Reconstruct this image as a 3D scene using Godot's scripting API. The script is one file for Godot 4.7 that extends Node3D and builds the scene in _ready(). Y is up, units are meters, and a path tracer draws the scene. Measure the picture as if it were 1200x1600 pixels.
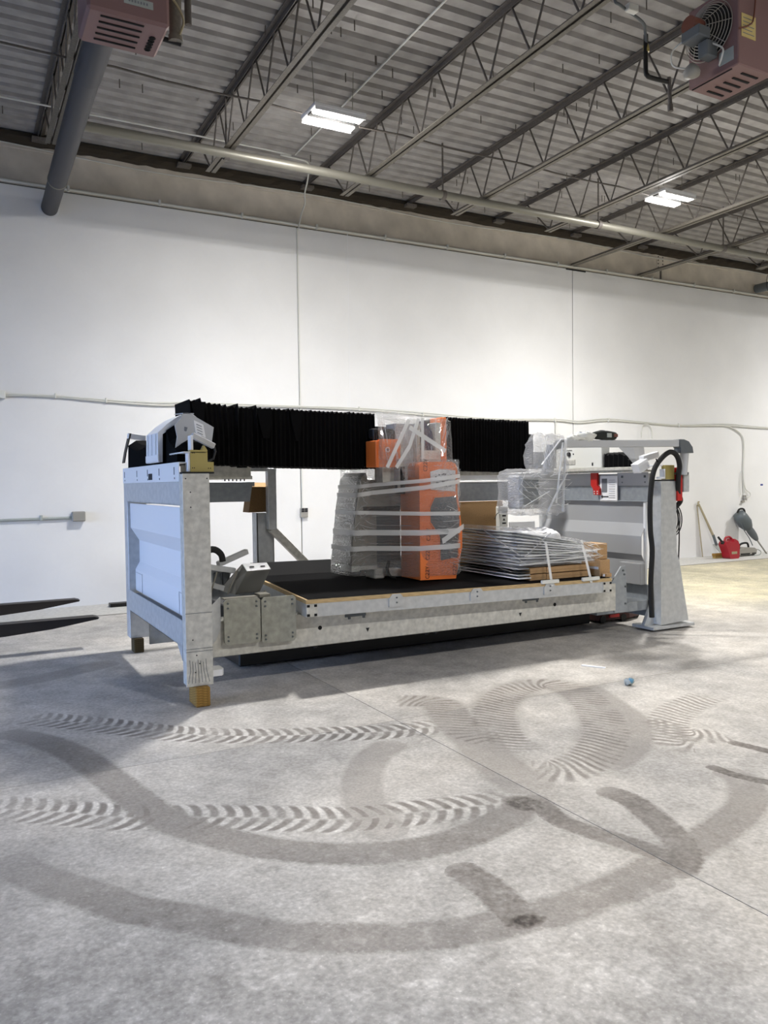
extends Node3D
# A dusty warehouse bay with a galvanised stone cutting machine still in its transport wrap.
# World: x runs right along the rear wall, y up, z towards the camera; metres. The camera stands at x = 0, z = 0.

const WALL_Z := -10.97
const DECK_Y := 5.97

var rng := RandomNumberGenerator.new()
var names := {}
var orig := {}
var M := {}

# ---------------------------------------------------------------- naming and grouping
func numbered(called: String) -> String:
	if names.has(called):
		names[called] += 1
		return "%s_%03d" % [called, names[called]]
	names[called] = 0
	return called

func tag(o: Node3D, label := "", category := "", group := "", kind := "") -> void:
	if label: o.set_meta("label", label)
	if category: o.set_meta("category", category)
	if group: o.set_meta("group", group)
	if kind: o.set_meta("kind", kind)

func thing(called: String, at: Vector3, label: String, category: String, group := "") -> Node3D:
	var o := Node3D.new()
	o.name = numbered(called)
	add_child(o)
	o.position = at
	orig[o] = at
	tag(o, label, category, group)
	return o

func struct(called: String, at := Vector3.ZERO) -> Node3D:
	var o := Node3D.new()
	o.name = numbered(called)
	add_child(o)
	o.position = at
	orig[o] = at
	o.set_meta("kind", "structure")
	return o

# shapes are gathered in world coordinates and shifted to the thing's own base here
func obj(called: String, st: SurfaceTool, mat: Material, parent: Node3D, label := "") -> MeshInstance3D:
	st.generate_normals()
	var m := st.commit()
	var p: Vector3 = orig[parent]
	if p != Vector3.ZERO:
		var s2 := SurfaceTool.new()
		s2.append_from(m, 0, Transform3D(Basis(), -p))
		m = s2.commit()
	var o := MeshInstance3D.new()
	o.mesh = m
	o.material_override = mat
	o.name = called
	parent.add_child(o, true)
	orig[o] = p
	if label: o.set_meta("label", label)
	return o

# a thing that is one mesh
func single(called: String, st: SurfaceTool, mat: Material, at: Vector3, label: String, category: String, group := "") -> MeshInstance3D:
	st.generate_normals()
	var s2 := SurfaceTool.new()
	s2.append_from(st.commit(), 0, Transform3D(Basis(), -at))
	var o := MeshInstance3D.new()
	o.mesh = s2.commit()
	o.material_override = mat
	o.name = numbered(called)
	add_child(o)
	o.position = at
	orig[o] = at
	tag(o, label, category, group)
	return o

# ---------------------------------------------------------------- shape helpers
func mb() -> SurfaceTool:
	var st := SurfaceTool.new()
	st.begin(Mesh.PRIMITIVE_TRIANGLES)
	st.set_smooth_group(-1)
	return st

# one flat polygon, counter-clockwise seen from the side that n points to
func face(st: SurfaceTool, p: Array, uv := []) -> void:
	for k in range(1, p.size() - 1):
		for i in [0, k + 1, k]:
			if uv: st.set_uv(uv[i])
			st.add_vertex(p[i])

func face_out(st: SurfaceTool, p: Array, centre: Vector3) -> void:
	var n: Vector3 = (p[1] - p[0]).cross(p[2] - p[0])
	if n.dot(p[0] - centre) < 0.0:
		p.reverse()
	face(st, p)

func box(st: SurfaceTool, a: Vector3, b: Vector3, bev := 0.0, xf := Transform3D()) -> void:
	st.set_smooth_group(-1)
	var lo := a.min(b)
	var hi := a.max(b)
	bev = minf(bev, 0.45 * minf(hi.x - lo.x, minf(hi.y - lo.y, hi.z - lo.z)))
	var c := xf * ((lo + hi) * 0.5)
	if bev <= 0.0:
		for ax in 3:
			for s in 2:
				var q := []
				for uv in [[0, 0], [1, 0], [1, 1], [0, 1]]:
					var v := Vector3()
					v[ax] = hi[ax] if s else lo[ax]
					var u := (ax + 1) % 3
					var w := (ax + 2) % 3
					v[u] = hi[u] if uv[0] else lo[u]
					v[w] = hi[w] if uv[1] else lo[w]
					q.append(xf * v)
				face_out(st, q, c)
		return
	var vert := func(sx: int, sy: int, sz: int, ax: int) -> Vector3:
		var s := [sx, sy, sz]
		var v := Vector3()
		for k in 3:
			var inset := 0.0 if k == ax else bev
			v[k] = hi[k] - inset if s[k] else lo[k] + inset
		return xf * v
	for ax in 3:
		var u := (ax + 1) % 3
		var w := (ax + 2) % 3
		for s in 2:
			var q := []
			for uv in [[0, 0], [1, 0], [1, 1], [0, 1]]:
				var g := [0, 0, 0]
				g[ax] = s
				g[u] = uv[0]
				g[w] = uv[1]
				q.append(vert.call(g[0], g[1], g[2], ax))
			face_out(st, q, c)
		for su in 2:
			for sw in 2:
				var g := [0, 0, 0]
				g[u] = su
				g[w] = sw
				var h := g.duplicate()
				h[ax] = 1
				face_out(st, [vert.call(g[0], g[1], g[2], u), vert.call(h[0], h[1], h[2], u), vert.call(h[0], h[1], h[2], w), vert.call(g[0], g[1], g[2], w)], c)
	for sx in 2:
		for sy in 2:
			for sz in 2:
				face_out(st, [vert.call(sx, sy, sz, 0), vert.call(sx, sy, sz, 1), vert.call(sx, sy, sz, 2)], c)

# polygon in the xy plane of xf, extruded from z0 to z1
func prism(st: SurfaceTool, poly: PackedVector2Array, z0: float, z1: float, xf := Transform3D()) -> void:
	st.set_smooth_group(-1)
	if Geometry2D.is_polygon_clockwise(poly):
		poly = poly.duplicate()
		poly.reverse()
	var tri := Geometry2D.triangulate_polygon(poly)
	var lo := minf(z0, z1)
	var hi := maxf(z0, z1)
	for t in range(0, tri.size(), 3):
		var a := poly[tri[t]]
		var b := poly[tri[t + 1]]
		var c := poly[tri[t + 2]]
		if (b - a).cross(c - a) < 0.0:
			var k := b
			b = c
			c = k
		face(st, [xf * Vector3(a.x, a.y, hi), xf * Vector3(b.x, b.y, hi), xf * Vector3(c.x, c.y, hi)])
		face(st, [xf * Vector3(c.x, c.y, lo), xf * Vector3(b.x, b.y, lo), xf * Vector3(a.x, a.y, lo)])
	for i in poly.size():
		var a := poly[i]
		var b := poly[(i + 1) % poly.size()]
		face(st, [xf * Vector3(a.x, a.y, lo), xf * Vector3(b.x, b.y, lo), xf * Vector3(b.x, b.y, hi), xf * Vector3(a.x, a.y, hi)])

# xf that lays a polygon given as (z, y) across the x axis: extrude distance becomes x
func across_x() -> Transform3D:
	return Transform3D(Basis(Vector3(0, 0, 1), Vector3(0, 1, 0), Vector3(1, 0, 0)), Vector3.ZERO)

# polygon given as (x, z), extruded in y
func upright() -> Transform3D:
	return Transform3D(Basis(Vector3(1, 0, 0), Vector3(0, 0, 1), Vector3(0, 1, 0)), Vector3.ZERO)

# mirrored bases turn faces round; poly_prism takes care of it
func poly_prism(st: SurfaceTool, poly: PackedVector2Array, d0: float, d1: float, how: Transform3D) -> void:
	var p := mb()
	prism(p, poly, d0, d1)
	var a := p.commit_to_arrays()
	var v: PackedVector3Array = a[Mesh.ARRAY_VERTEX]
	st.set_smooth_group(-1)
	for t in range(0, v.size(), 3):
		for i in ([0, 2, 1] if how.basis.determinant() < 0 else [0, 1, 2]):
			st.add_vertex(how * v[t + i])

func smooth_path(p: Array, steps := 6) -> Array:
	var out := []
	for i in p.size() - 1:
		var a: Vector3 = p[maxi(i - 1, 0)]
		var b: Vector3 = p[i]
		var c: Vector3 = p[i + 1]
		var d: Vector3 = p[mini(i + 2, p.size() - 1)]
		for k in steps:
			out.append(b.cubic_interpolate(c, a, d, float(k) / steps))
	out.append(p[-1])
	return out

func tube(st: SurfaceTool, p: Array, r: float, n := 8, r_end := -1.0) -> void:
	if r_end < 0.0: r_end = r
	var up := Vector3(0.123, 0.97, 0.2)
	var rings := []
	for i in p.size():
		var d: Vector3 = (p[mini(i + 1, p.size() - 1)] - p[maxi(i - 1, 0)]).normalized()
		if absf(d.dot(up.normalized())) > 0.95: up = Vector3(0.9, 0.1, 0.3)
		var s := d.cross(up).normalized()
		up = s.cross(d).normalized()
		var rr := lerpf(r, r_end, float(i) / maxf(1.0, p.size() - 1))
		var ring := PackedVector3Array()
		for k in n:
			var an := TAU * k / n
			ring.append(p[i] + (s * cos(an) + up * sin(an)) * rr)
		rings.append(ring)
	loft(st, rings, true)

# rings of equal count, each closed; order along the loft is free, faces are turned outwards
func loft(st: SurfaceTool, rings: Array, caps := true, flat := false, closed := true) -> void:
	st.set_smooth_group(-1 if flat else 1)
	var n: int = rings[0].size()
	for i in rings.size() - 1:
		var c := Vector3()
		for v in rings[i]: c += v
		for v in rings[i + 1]: c += v
		c /= 2.0 * n
		for k in (n if closed else n - 1):
			var a: Vector3 = rings[i][k]
			var b: Vector3 = rings[i][(k + 1) % n]
			var d: Vector3 = rings[i + 1][k]
			var e: Vector3 = rings[i + 1][(k + 1) % n]
			var nn := (b - d).cross(e - a)
			var mid := (a + b + d + e) * 0.25
			if nn.dot(mid - c) < 0.0:
				face(st, [a, b, e, d])
			else:
				face(st, [a, d, e, b])
	if caps and closed:
		st.set_smooth_group(-1)
		for i in [0, rings.size() - 1]:
			var c := Vector3()
			for v in rings[i]: c += v
			c /= n
			var other: int = 1 if i == 0 else rings.size() - 2
			var o := Vector3()
			for v in rings[other]: o += v
			o /= n
			for k in n:
				face_out(st, [c, rings[i][k], rings[i][(k + 1) % n]], o)

func lathe(st: SurfaceTool, prof: Array, n := 20, xf := Transform3D()) -> void:
	var rings := []
	for q in prof:
		var ring := PackedVector3Array()
		for k in n:
			ring.append(xf * Vector3(q.x * cos(TAU * k / n), q.y, q.x * sin(TAU * k / n)))
		rings.append(ring)
	loft(st, rings, true)

# cylinder from a to b
func rod(st: SurfaceTool, a: Vector3, b: Vector3, r: float, n := 8) -> void:
	tube(st, [a, b], r, n)

# square bar from a to b, w wide (sideways) and h high
func bar(st: SurfaceTool, a: Vector3, b: Vector3, w: float, h: float, bev := 0.002, up := Vector3.UP) -> void:
	var d := (b - a).normalized()
	var s := d.cross(up).normalized()
	var u := s.cross(d).normalized()
	box(st, Vector3(-w / 2, -h / 2, 0), Vector3(w / 2, h / 2, (b - a).length()), bev, Transform3D(Basis(-s, u, d), a))

func bolt(st: SurfaceTool, at: Vector3, dir: Vector3, r := 0.009) -> void:
	tube(st, [at, at + dir * 0.008], r, 6)

func disc(st: SurfaceTool, at: Vector3, dir: Vector3, r: float, t := 0.002, n := 16) -> void:
	tube(st, [at, at + dir * t], r, n)

# rounded box: rings of a superellipse, pushed about by noise; for wrap, cushions and bags
func blob(st: SurfaceTool, lo: Vector3, hi: Vector3, power: float, crumple: float, freq: float, seed_: int, nu := 36, nv := 20) -> void:
	var ns := FastNoiseLite.new()
	ns.seed = seed_
	ns.frequency = freq
	ns.fractal_octaves = 3
	var c := (lo + hi) * 0.5
	var h := (hi - lo) * 0.5
	var rings := []
	for j in nv + 1:
		var v := PI * (float(j) / nv - 0.5)
		v = clampf(v, -1.5, 1.5)
		var cv := pow(absf(cos(v)), 2.0 / power)
		var sv := signf(sin(v)) * pow(absf(sin(v)), 2.0 / power)
		var ring := PackedVector3Array()
		for k in nu:
			var u := TAU * k / nu
			var q := Vector3(signf(cos(u)) * pow(absf(cos(u)), 2.0 / power) * cv, sv, signf(sin(u)) * pow(absf(sin(u)), 2.0 / power) * cv)
			var p := c + q * h
			ring.append(p + q.normalized() * crumple * ns.get_noise_3dv(p))
		rings.append(ring)
	loft(st, rings, true)

# ---------------------------------------------------------------- materials
func noise_tex(freq: float, dark: Color, light: Color, size := 512, octaves := 4, seed_ := 1, stretch := 1.0, kind := FastNoiseLite.TYPE_SIMPLEX_SMOOTH) -> ImageTexture:
	var n := FastNoiseLite.new()
	n.noise_type = kind
	n.seed = seed_
	n.frequency = freq
	n.fractal_octaves = octaves
	var im := n.get_seamless_image(size, size)
	if stretch != 1.0:
		im.resize(size, int(size * stretch))
		var wide := Image.create(size, size, false, im.get_format())
		for k in int(ceil(1.0 / stretch)):
			wide.blit_rect(im, Rect2i(0, 0, size, im.get_height()), Vector2i(0, k * im.get_height()))
		im = wide
	im.convert(Image.FORMAT_L8)
	var src := im.get_data()
	var ramp := []
	for k in 256:
		var c := dark.lerp(light, k / 255.0)
		ramp.append([int(c.r * 255), int(c.g * 255), int(c.b * 255)])
	var out := PackedByteArray()
	out.resize(size * size * 3)
	for k in size * size:
		var c: Array = ramp[src[k]]
		out[k * 3] = c[0]
		out[k * 3 + 1] = c[1]
		out[k * 3 + 2] = c[2]
	return ImageTexture.create_from_image(Image.create_from_data(size, size, false, Image.FORMAT_RGB8, out))

func mat(key: String, c: Color, rough := 0.7, metal := 0.0) -> StandardMaterial3D:
	var m := StandardMaterial3D.new()
	m.resource_name = key
	m.albedo_color = c
	m.roughness = rough
	m.metallic = metal
	m.cull_mode = BaseMaterial3D.CULL_DISABLED
	M[key] = m
	return m

func textured(m: StandardMaterial3D, t: Texture2D, scale: float) -> StandardMaterial3D:
	m.albedo_texture = t
	m.uv1_triplanar = true
	m.uv1_world_triplanar = true
	m.uv1_scale = Vector3.ONE * scale
	return m

func make_materials() -> void:
	var mottled := noise_tex(0.012, Color(0.82, 0.82, 0.82), Color(1, 1, 1), 512, 5, 3)
	var spangle := noise_tex(0.02, Color(0.90, 0.905, 0.91), Color(1, 1, 1), 512, 3, 8)
	var speck := noise_tex(0.08, Color(0.8, 0.8, 0.8), Color(1, 1, 1), 512, 4, 5)
	textured(mat("white_wall", Color(0.885, 0.885, 0.88), 0.85), noise_tex(0.006, Color(0.965, 0.965, 0.965), Color(1, 1, 1), 512, 5, 11), 0.25)
	textured(mat("bare_wall", Color(0.83, 0.795, 0.735), 0.9), noise_tex(0.01, Color(0.86, 0.86, 0.86), Color(1, 1, 1), 512, 5, 12), 0.4)
	mat("other_wall", Color(0.86, 0.86, 0.85), 0.9)
	textured(mat("deck", Color(0.65, 0.635, 0.62), 0.7, 0.05), mottled, 0.5)
	mat("roof", Color(0.3, 0.3, 0.3), 0.9)
	textured(mat("joist_paint", Color(0.50, 0.475, 0.43), 0.6), speck, 0.8)
	textured(mat("joist_dark", Color(0.40, 0.375, 0.35), 0.6), speck, 0.8)
	textured(mat("insulation", Color(0.24, 0.21, 0.165), 1.0), speck, 3.0)
	textured(mat("galvanised", Color(0.77, 0.775, 0.77), 0.45, 0.3), spangle, 1.2)
	textured(mat("galvanised_dull", Color(0.83, 0.82, 0.78), 0.5, 0.15), mottled, 2.2)
	mat("pipe_metal", Color(0.50, 0.49, 0.45), 0.45, 0.4)
	mat("bright_metal", Color(0.52, 0.52, 0.51), 0.3, 0.7)
	mat("white_sheet", Color(0.88, 0.885, 0.89), 0.45)
	mat("grey_sheet", Color(0.72, 0.725, 0.73), 0.5)
	mat("zinc_yellow", Color(0.66, 0.60, 0.36), 0.4, 0.4)
	mat("black_rubber", Color(0.055, 0.055, 0.058), 0.75)
	mat("black_mat", Color(0.04, 0.04, 0.044), 0.95).metallic_specular = 0.2
	textured(mat("bellows_cloth", Color(0.03, 0.03, 0.034), 0.85), speck, 4.0).metallic_specular = 0.25
	mat("dark_metal", Color(0.2, 0.2, 0.2), 0.5, 0.5)
	mat("black_paint", Color(0.06, 0.055, 0.05), 0.45, 0.2)
	textured(mat("plywood", Color(0.80, 0.69, 0.50), 0.8), noise_tex(0.01, Color(0.8, 0.8, 0.8), Color(1, 1, 1), 256, 4, 21, 0.125), 4.0)
	textured(mat("timber", Color(0.70, 0.55, 0.26), 0.85), noise_tex(0.01, Color(0.55, 0.5, 0.42), Color(1, 1, 1), 256, 4, 22, 0.125), 7.0)
	textured(mat("timber_dark", Color(0.36, 0.31, 0.18), 0.9), noise_tex(0.01, Color(0.55, 0.5, 0.42), Color(1, 1, 1), 256, 4, 23, 0.125), 7.0)
	textured(mat("cardboard", Color(0.76, 0.61, 0.43), 0.9), speck, 2.0)
	textured(mat("cardboard_dark", Color(0.52, 0.40, 0.25), 0.9), speck, 2.0)
	mat("orange", Color(0.95, 0.50, 0.23), 0.4)
	mat("red_paint", Color(0.72, 0.12, 0.09), 0.4)
	mat("red_rust", Color(0.26, 0.11, 0.085), 0.6)
	mat("galvanised_blue", Color(0.62, 0.64, 0.655), 0.45, 0.35)
	mat("plate_grey", Color(0.655, 0.655, 0.61), 0.5, 0.3)
	mat("inner_sheet", Color(0.62, 0.625, 0.63), 0.5)
	mat("fork_steel", Color(0.17, 0.15, 0.14), 0.55, 0.3)
	mat("heater_pink", Color(0.49, 0.375, 0.362), 0.6)
	mat("slot_black", Color(0.03, 0.03, 0.03), 0.9)
	mat("flue", Color(0.245, 0.245, 0.26), 0.5, 0.3)
	mat("paper", Color(0.93, 0.93, 0.93), 0.9)
	mat("paper_yellow", Color(0.78, 0.70, 0.46), 0.9)
	mat("label_grey", Color(0.62, 0.64, 0.62), 0.7)
	mat("cable_white", Color(0.80, 0.80, 0.77), 0.7)
	mat("print_dark", Color(0.10, 0.10, 0.12), 0.8)
	mat("print_grey", Color(0.45, 0.46, 0.48), 0.8)
	mat("plastic_red", Color(0.60, 0.07, 0.14), 0.35)
	mat("plastic_white", Color(0.85, 0.85, 0.82), 0.5)
	mat("tool_grey", Color(0.34, 0.37, 0.38), 0.5)
	mat("tool_light", Color(0.56, 0.55, 0.52), 0.6)
	mat("bristle", Color(0.62, 0.52, 0.30), 1.0)
	mat("handle_wood", Color(0.60, 0.56, 0.45), 0.8)
	mat("blue_tape", Color(0.16, 0.22, 0.50), 0.7)
	mat("blue_cable", Color(0.13, 0.14, 0.32), 0.6)
	mat("rag_dark", Color(0.13, 0.14, 0.12), 0.9)
	mat("joint_fill", Color(0.40, 0.39, 0.36), 1.0)
	mat("guard_wire", Color(0.66, 0.64, 0.60), 0.4, 0.5)
	mat("motor_brown", Color(0.43, 0.24, 0.18), 0.5)
	mat("motor_grey", Color(0.35, 0.37, 0.38), 0.5)
	mat("fixture_white", Color(0.85, 0.85, 0.85), 0.4)
	textured(M.galvanised_blue, spangle, 1.2)
	textured(M.plate_grey, mottled, 2.0)
	# clear stretch film: a thin pane that shows a soft shine on its wrinkles
	var crease := noise_tex(0.014, Color(0, 0, 0), Color(1, 1, 1), 512, 5, 61, 0.5, FastNoiseLite.TYPE_SIMPLEX_SMOOTH)
	var film := mat("film", Color(0.93, 0.93, 0.93, 0.14), 0.03)
	film.transparency = BaseMaterial3D.TRANSPARENCY_ALPHA
	var film2 := mat("film_white", Color(0.95, 0.95, 0.95, 0.30), 0.3)
	film2.transparency = BaseMaterial3D.TRANSPARENCY_ALPHA
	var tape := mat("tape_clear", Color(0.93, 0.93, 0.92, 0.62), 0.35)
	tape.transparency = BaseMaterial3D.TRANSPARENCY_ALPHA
	var film3 := mat("film_milky", Color(0.97, 0.97, 0.97, 0.2), 0.3)
	film3.transparency = BaseMaterial3D.TRANSPARENCY_ALPHA
	for f in [film, film2, film3]:
		f.heightmap_enabled = true
		f.heightmap_texture = crease
		f.heightmap_scale = 4.0
		f.uv1_triplanar = true
		f.uv1_world_triplanar = true
		f.uv1_scale = Vector3(3.0, 5.0, 3.0)
	var glow := mat("lamp_glow", Color(1, 1, 1), 0.5)
	glow.emission_enabled = true
	glow.emission = Color(1.0, 0.985, 0.95)
	glow.emission_energy_multiplier = 4.0

# ---------------------------------------------------------------- lights
func lamp(at: Vector3, label: String, shown: bool) -> void:
	for d in [-0.115, 0.115]:
		var l := AreaLight3D.new()
		l.name = numbered("lamp_light")
		l.area_size = Vector2(0.55, 0.11)
		l.light_energy = LAMP * 0.5
		l.light_color = LAMP_COLOR
		l.shadow_enabled = true
		l.set("area_range", 40.0)
		l.rotation.x = -PI / 2
		add_child(l)
		l.position = at + Vector3(0, -0.008, d)
	# the domed diffusers also throw light sideways
	var side := OmniLight3D.new()
	side.name = numbered("lamp_side_light")
	side.light_energy = LAMP_SIDE
	side.light_color = LAMP_COLOR
	side.light_size = 0.07
	side.omni_range = 40.0
	side.omni_attenuation = 2.0
	side.shadow_enabled = true
	add_child(side)
	side.position = at + Vector3(0, -0.15, 0)
	# the lenses gather most of the light downwards
	var down := SpotLight3D.new()
	down.name = numbered("lamp_down_light")
	down.light_energy = LAMP_DOWN
	down.light_color = LAMP_COLOR
	down.light_size = 0.16
	down.spot_range = 40.0
	down.spot_attenuation = 2.0
	down.spot_angle = 72.0
	down.spot_angle_attenuation = 1.0
	down.shadow_enabled = true
	down.rotation.x = -PI / 2
	add_child(down)
	down.position = at + Vector3(0, -0.02, 0)
	var t := thing("high_bay_lamp", at, label, "ceiling lamp", "high bay lamps")
	var st := mb()
	box(st, at + Vector3(-0.30, 0.035, -0.19), at + Vector3(0.30, 0.075, 0.19), 0.008)
	for s in [-1, 1]:
		box(st, at + Vector3(-0.29, 0.0, s * 0.185), at + Vector3(0.29, 0.04, s * 0.178), 0.0)
	obj("housing", st, M.fixture_white, t)
	st = mb()
	box(st, at + Vector3(-0.28, 0.022, -0.052), at + Vector3(0.28, 0.036, 0.052), 0.002)
	obj("centre_tray", st, M.black_paint, t)
	for s in [-1, 1]:
		st = mb()
		box(st, at + Vector3(-0.28, 0.0, s * 0.055), at + Vector3(0.28, 0.034, s * 0.175), 0.01)
		obj("light_panel", st, M.lamp_glow, t)
	if shown:
		st = mb()
		box(st, at + Vector3(-0.07, 0.075, -0.07), at + Vector3(0.07, 0.13, 0.07), 0.01)
		obj("driver_box", st, M.fixture_white, t)
		for s in [-1, 1]:
			st = mb()
			rod(st, at + Vector3(s * 0.22, 0.07, 0), at + Vector3(s * 0.24, DECK_Y - at.y, 0), 0.004, 5)
			obj("hanger_wire", st, M.pipe_metal, t)

const LAMP := 16.0
const LAMP_DOWN := 22.0
const LAMP_SIDE := 1.0
const LAMP_COLOR := Color(1.0, 0.99, 0.98)

func lights() -> void:
	lamp(Vector3(3.64, 5.40, -7.79), "bright twin-panel ceiling lamp hanging over the middle of the cutting machine", true)
	lamp(Vector3(8.78, 5.40, -7.88), "smaller-looking bright ceiling lamp at the right, in front of the rear wall joists", true)
	# the same row and the rows behind the camera; outside the photograph
	for q in [[Vector3(16.4, 5.4, -7.88), "bright twin-panel ceiling lamp beyond the right edge of the picture"], [Vector3(3.64, 5.4, 0.9), "bright twin-panel ceiling lamp behind the viewer, over the tyre tracks"], [Vector3(8.78, 5.4, 0.9), "bright twin-panel ceiling lamp behind the viewer at the right"], [Vector3(13.9, 5.4, 0.9), "bright twin-panel ceiling lamp behind the viewer, furthest right"]]:
		lamp(q[0], q[1], false)

# ---------------------------------------------------------------- floor
func tracks() -> Array:
	# [kind, half width, strength, x, z, x, z, ...]; kind 0 rubber smear, 1 chevron tread, 2 cross bars
	return [
		[0, 0.11, 0.20, 0.20, -5.55, 0.40, -5.28, 0.57, -4.85, 0.67, -4.39, 0.74, -4.00, 0.83, -3.65, 0.99, -3.37, 1.13, -3.18, 1.30, -3.03, 1.51, -2.91, 1.76, -2.85, 2.01, -2.87, 2.24, -2.94, 2.40, -3.02],
		[0, 0.10, 0.16, 1.13, -3.18, 1.30, -3.03, 1.51, -2.91, 1.76, -2.85, 2.01, -2.87, 2.24, -2.94, 2.44, -3.06],
		[0, 0.10, 0.17, 0.12, -3.66, 0.24, -3.40, 0.42, -3.13, 0.51, -2.98, 0.70, -2.79, 0.87, -2.60, 1.05, -2.46, 1.24, -2.35, 1.42, -2.27, 1.68, -2.21, 1.93, -2.19, 2.23, -2.21, 2.59, -2.28, 2.97, -2.36, 3.29, -2.48, 3.50, -2.67, 3.56, -2.86],
		[0, 0.11, 0.11, 1.68, -2.21, 1.93, -2.19, 2.23, -2.21, 2.59, -2.28, 2.97, -2.36, 3.29, -2.48, 3.50, -2.67],
		[0, 0.045, 0.32, 3.54, -2.92, 3.54, -2.80, 3.56, -2.70, 3.62, -2.56, 3.7, -2.4],
		[0, 0.07, 0.24, 2.46, -3.08, 2.39, -2.80, 2.42, -2.63, 2.48, -2.46, 2.54, -2.24],
		[0, 0.085, 0.24, 2.80, -2.97, 2.83, -2.79, 2.76, -2.54, 2.67, -2.34, 2.56, -2.23, 2.41, -2.17],
		[0, 0.085, 0.12, 2.41, -2.17, 2.20, -2.17, 2.00, -2.18, 1.81, -2.18],
		[0, 0.085, 0.26, 1.73, -2.67, 1.75, -2.46, 1.73, -2.28, 1.72, -2.17],
		[3, 0.115, 0.46, 1.735, -2.25, 1.725, -2.19, 1.715, -2.13],
		[3, 0.13, 0.34, 2.28, -2.95, 2.36, -3.00, 2.46, -3.06],
		[0, 0.12, 0.12, 2.29, -4.13, 2.02, -3.94, 1.80, -3.63, 1.67, -3.30, 1.64, -2.99],
		[1, 0.15, 0.24, 0.40, -5.79, 0.76, -5.42, 1.18, -4.95, 1.58, -4.66, 1.94, -4.49, 2.31, -4.33, 2.68, -4.25],
		[1, 0.15, 0.22, 0.09, -4.27, 0.41, -4.02, 0.66, -3.81, 0.93, -3.66, 1.24, -3.47, 1.54, -3.28, 1.83, -3.19, 2.07, -3.12, 2.35, -3.06],
		[2, 0.17, 0.24, 2.78, -3.60, 2.83, -3.78, 3.00, -4.12, 3.27, -4.47, 3.62, -4.71, 3.92, -4.74, 3.98, -4.49, 3.84, -4.13, 3.60, -3.76, 3.35, -3.50, 3.08, -3.32, 2.81, -3.25, 2.67, -3.33],
		[0, 0.20, 0.08, 2.83, -3.78, 3.00, -4.12, 3.27, -4.47, 3.62, -4.71, 3.92, -4.74, 3.98, -4.49, 3.84, -4.13, 3.60, -3.76, 3.35, -3.50, 3.08, -3.32],
		[2, 0.15, 0.20, 4.68, -3.86, 4.25, -3.74, 3.88, -3.52, 3.69, -3.27, 3.74, -3.18],
		[2, 0.14, 0.20, 3.82, -3.67, 3.87, -3.51, 3.88, -3.30, 4.05, -3.23],
		[2, 0.16, 0.22, 2.72, -4.9, 2.93, -4.72, 2.84, -4.38, 2.74, -4.05, 2.83, -3.81],
		[0, 0.17, 0.12, 2.72, -4.9, 2.93, -4.72, 2.84, -4.38, 2.74, -4.05, 2.67, -3.8, 2.58, -3.55, 2.50, -3.07],
		[0, 0.045, 0.30, 3.97, -3.13, 4.00, -2.99, 4.03, -2.85, 4.07, -2.7],
		[0, 0.15, 0.14, 4.12, -4.58, 3.94, -4.08, 3.74, -3.68, 3.35, -3.34, 3.0, -3.2],
		[0, 0.16, 0.10, -1.0, -6.9, 0.3, -6.9, 1.2, -7.3],
		[0, 0.12, 0.09, 5.6, -4.0, 6.2, -3.9, 7.4, -4.2],
		[0, 0.11, 0.10, 3.2, -1.6, 4.0, -2.0, 4.6, -2.9],
	]

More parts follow.
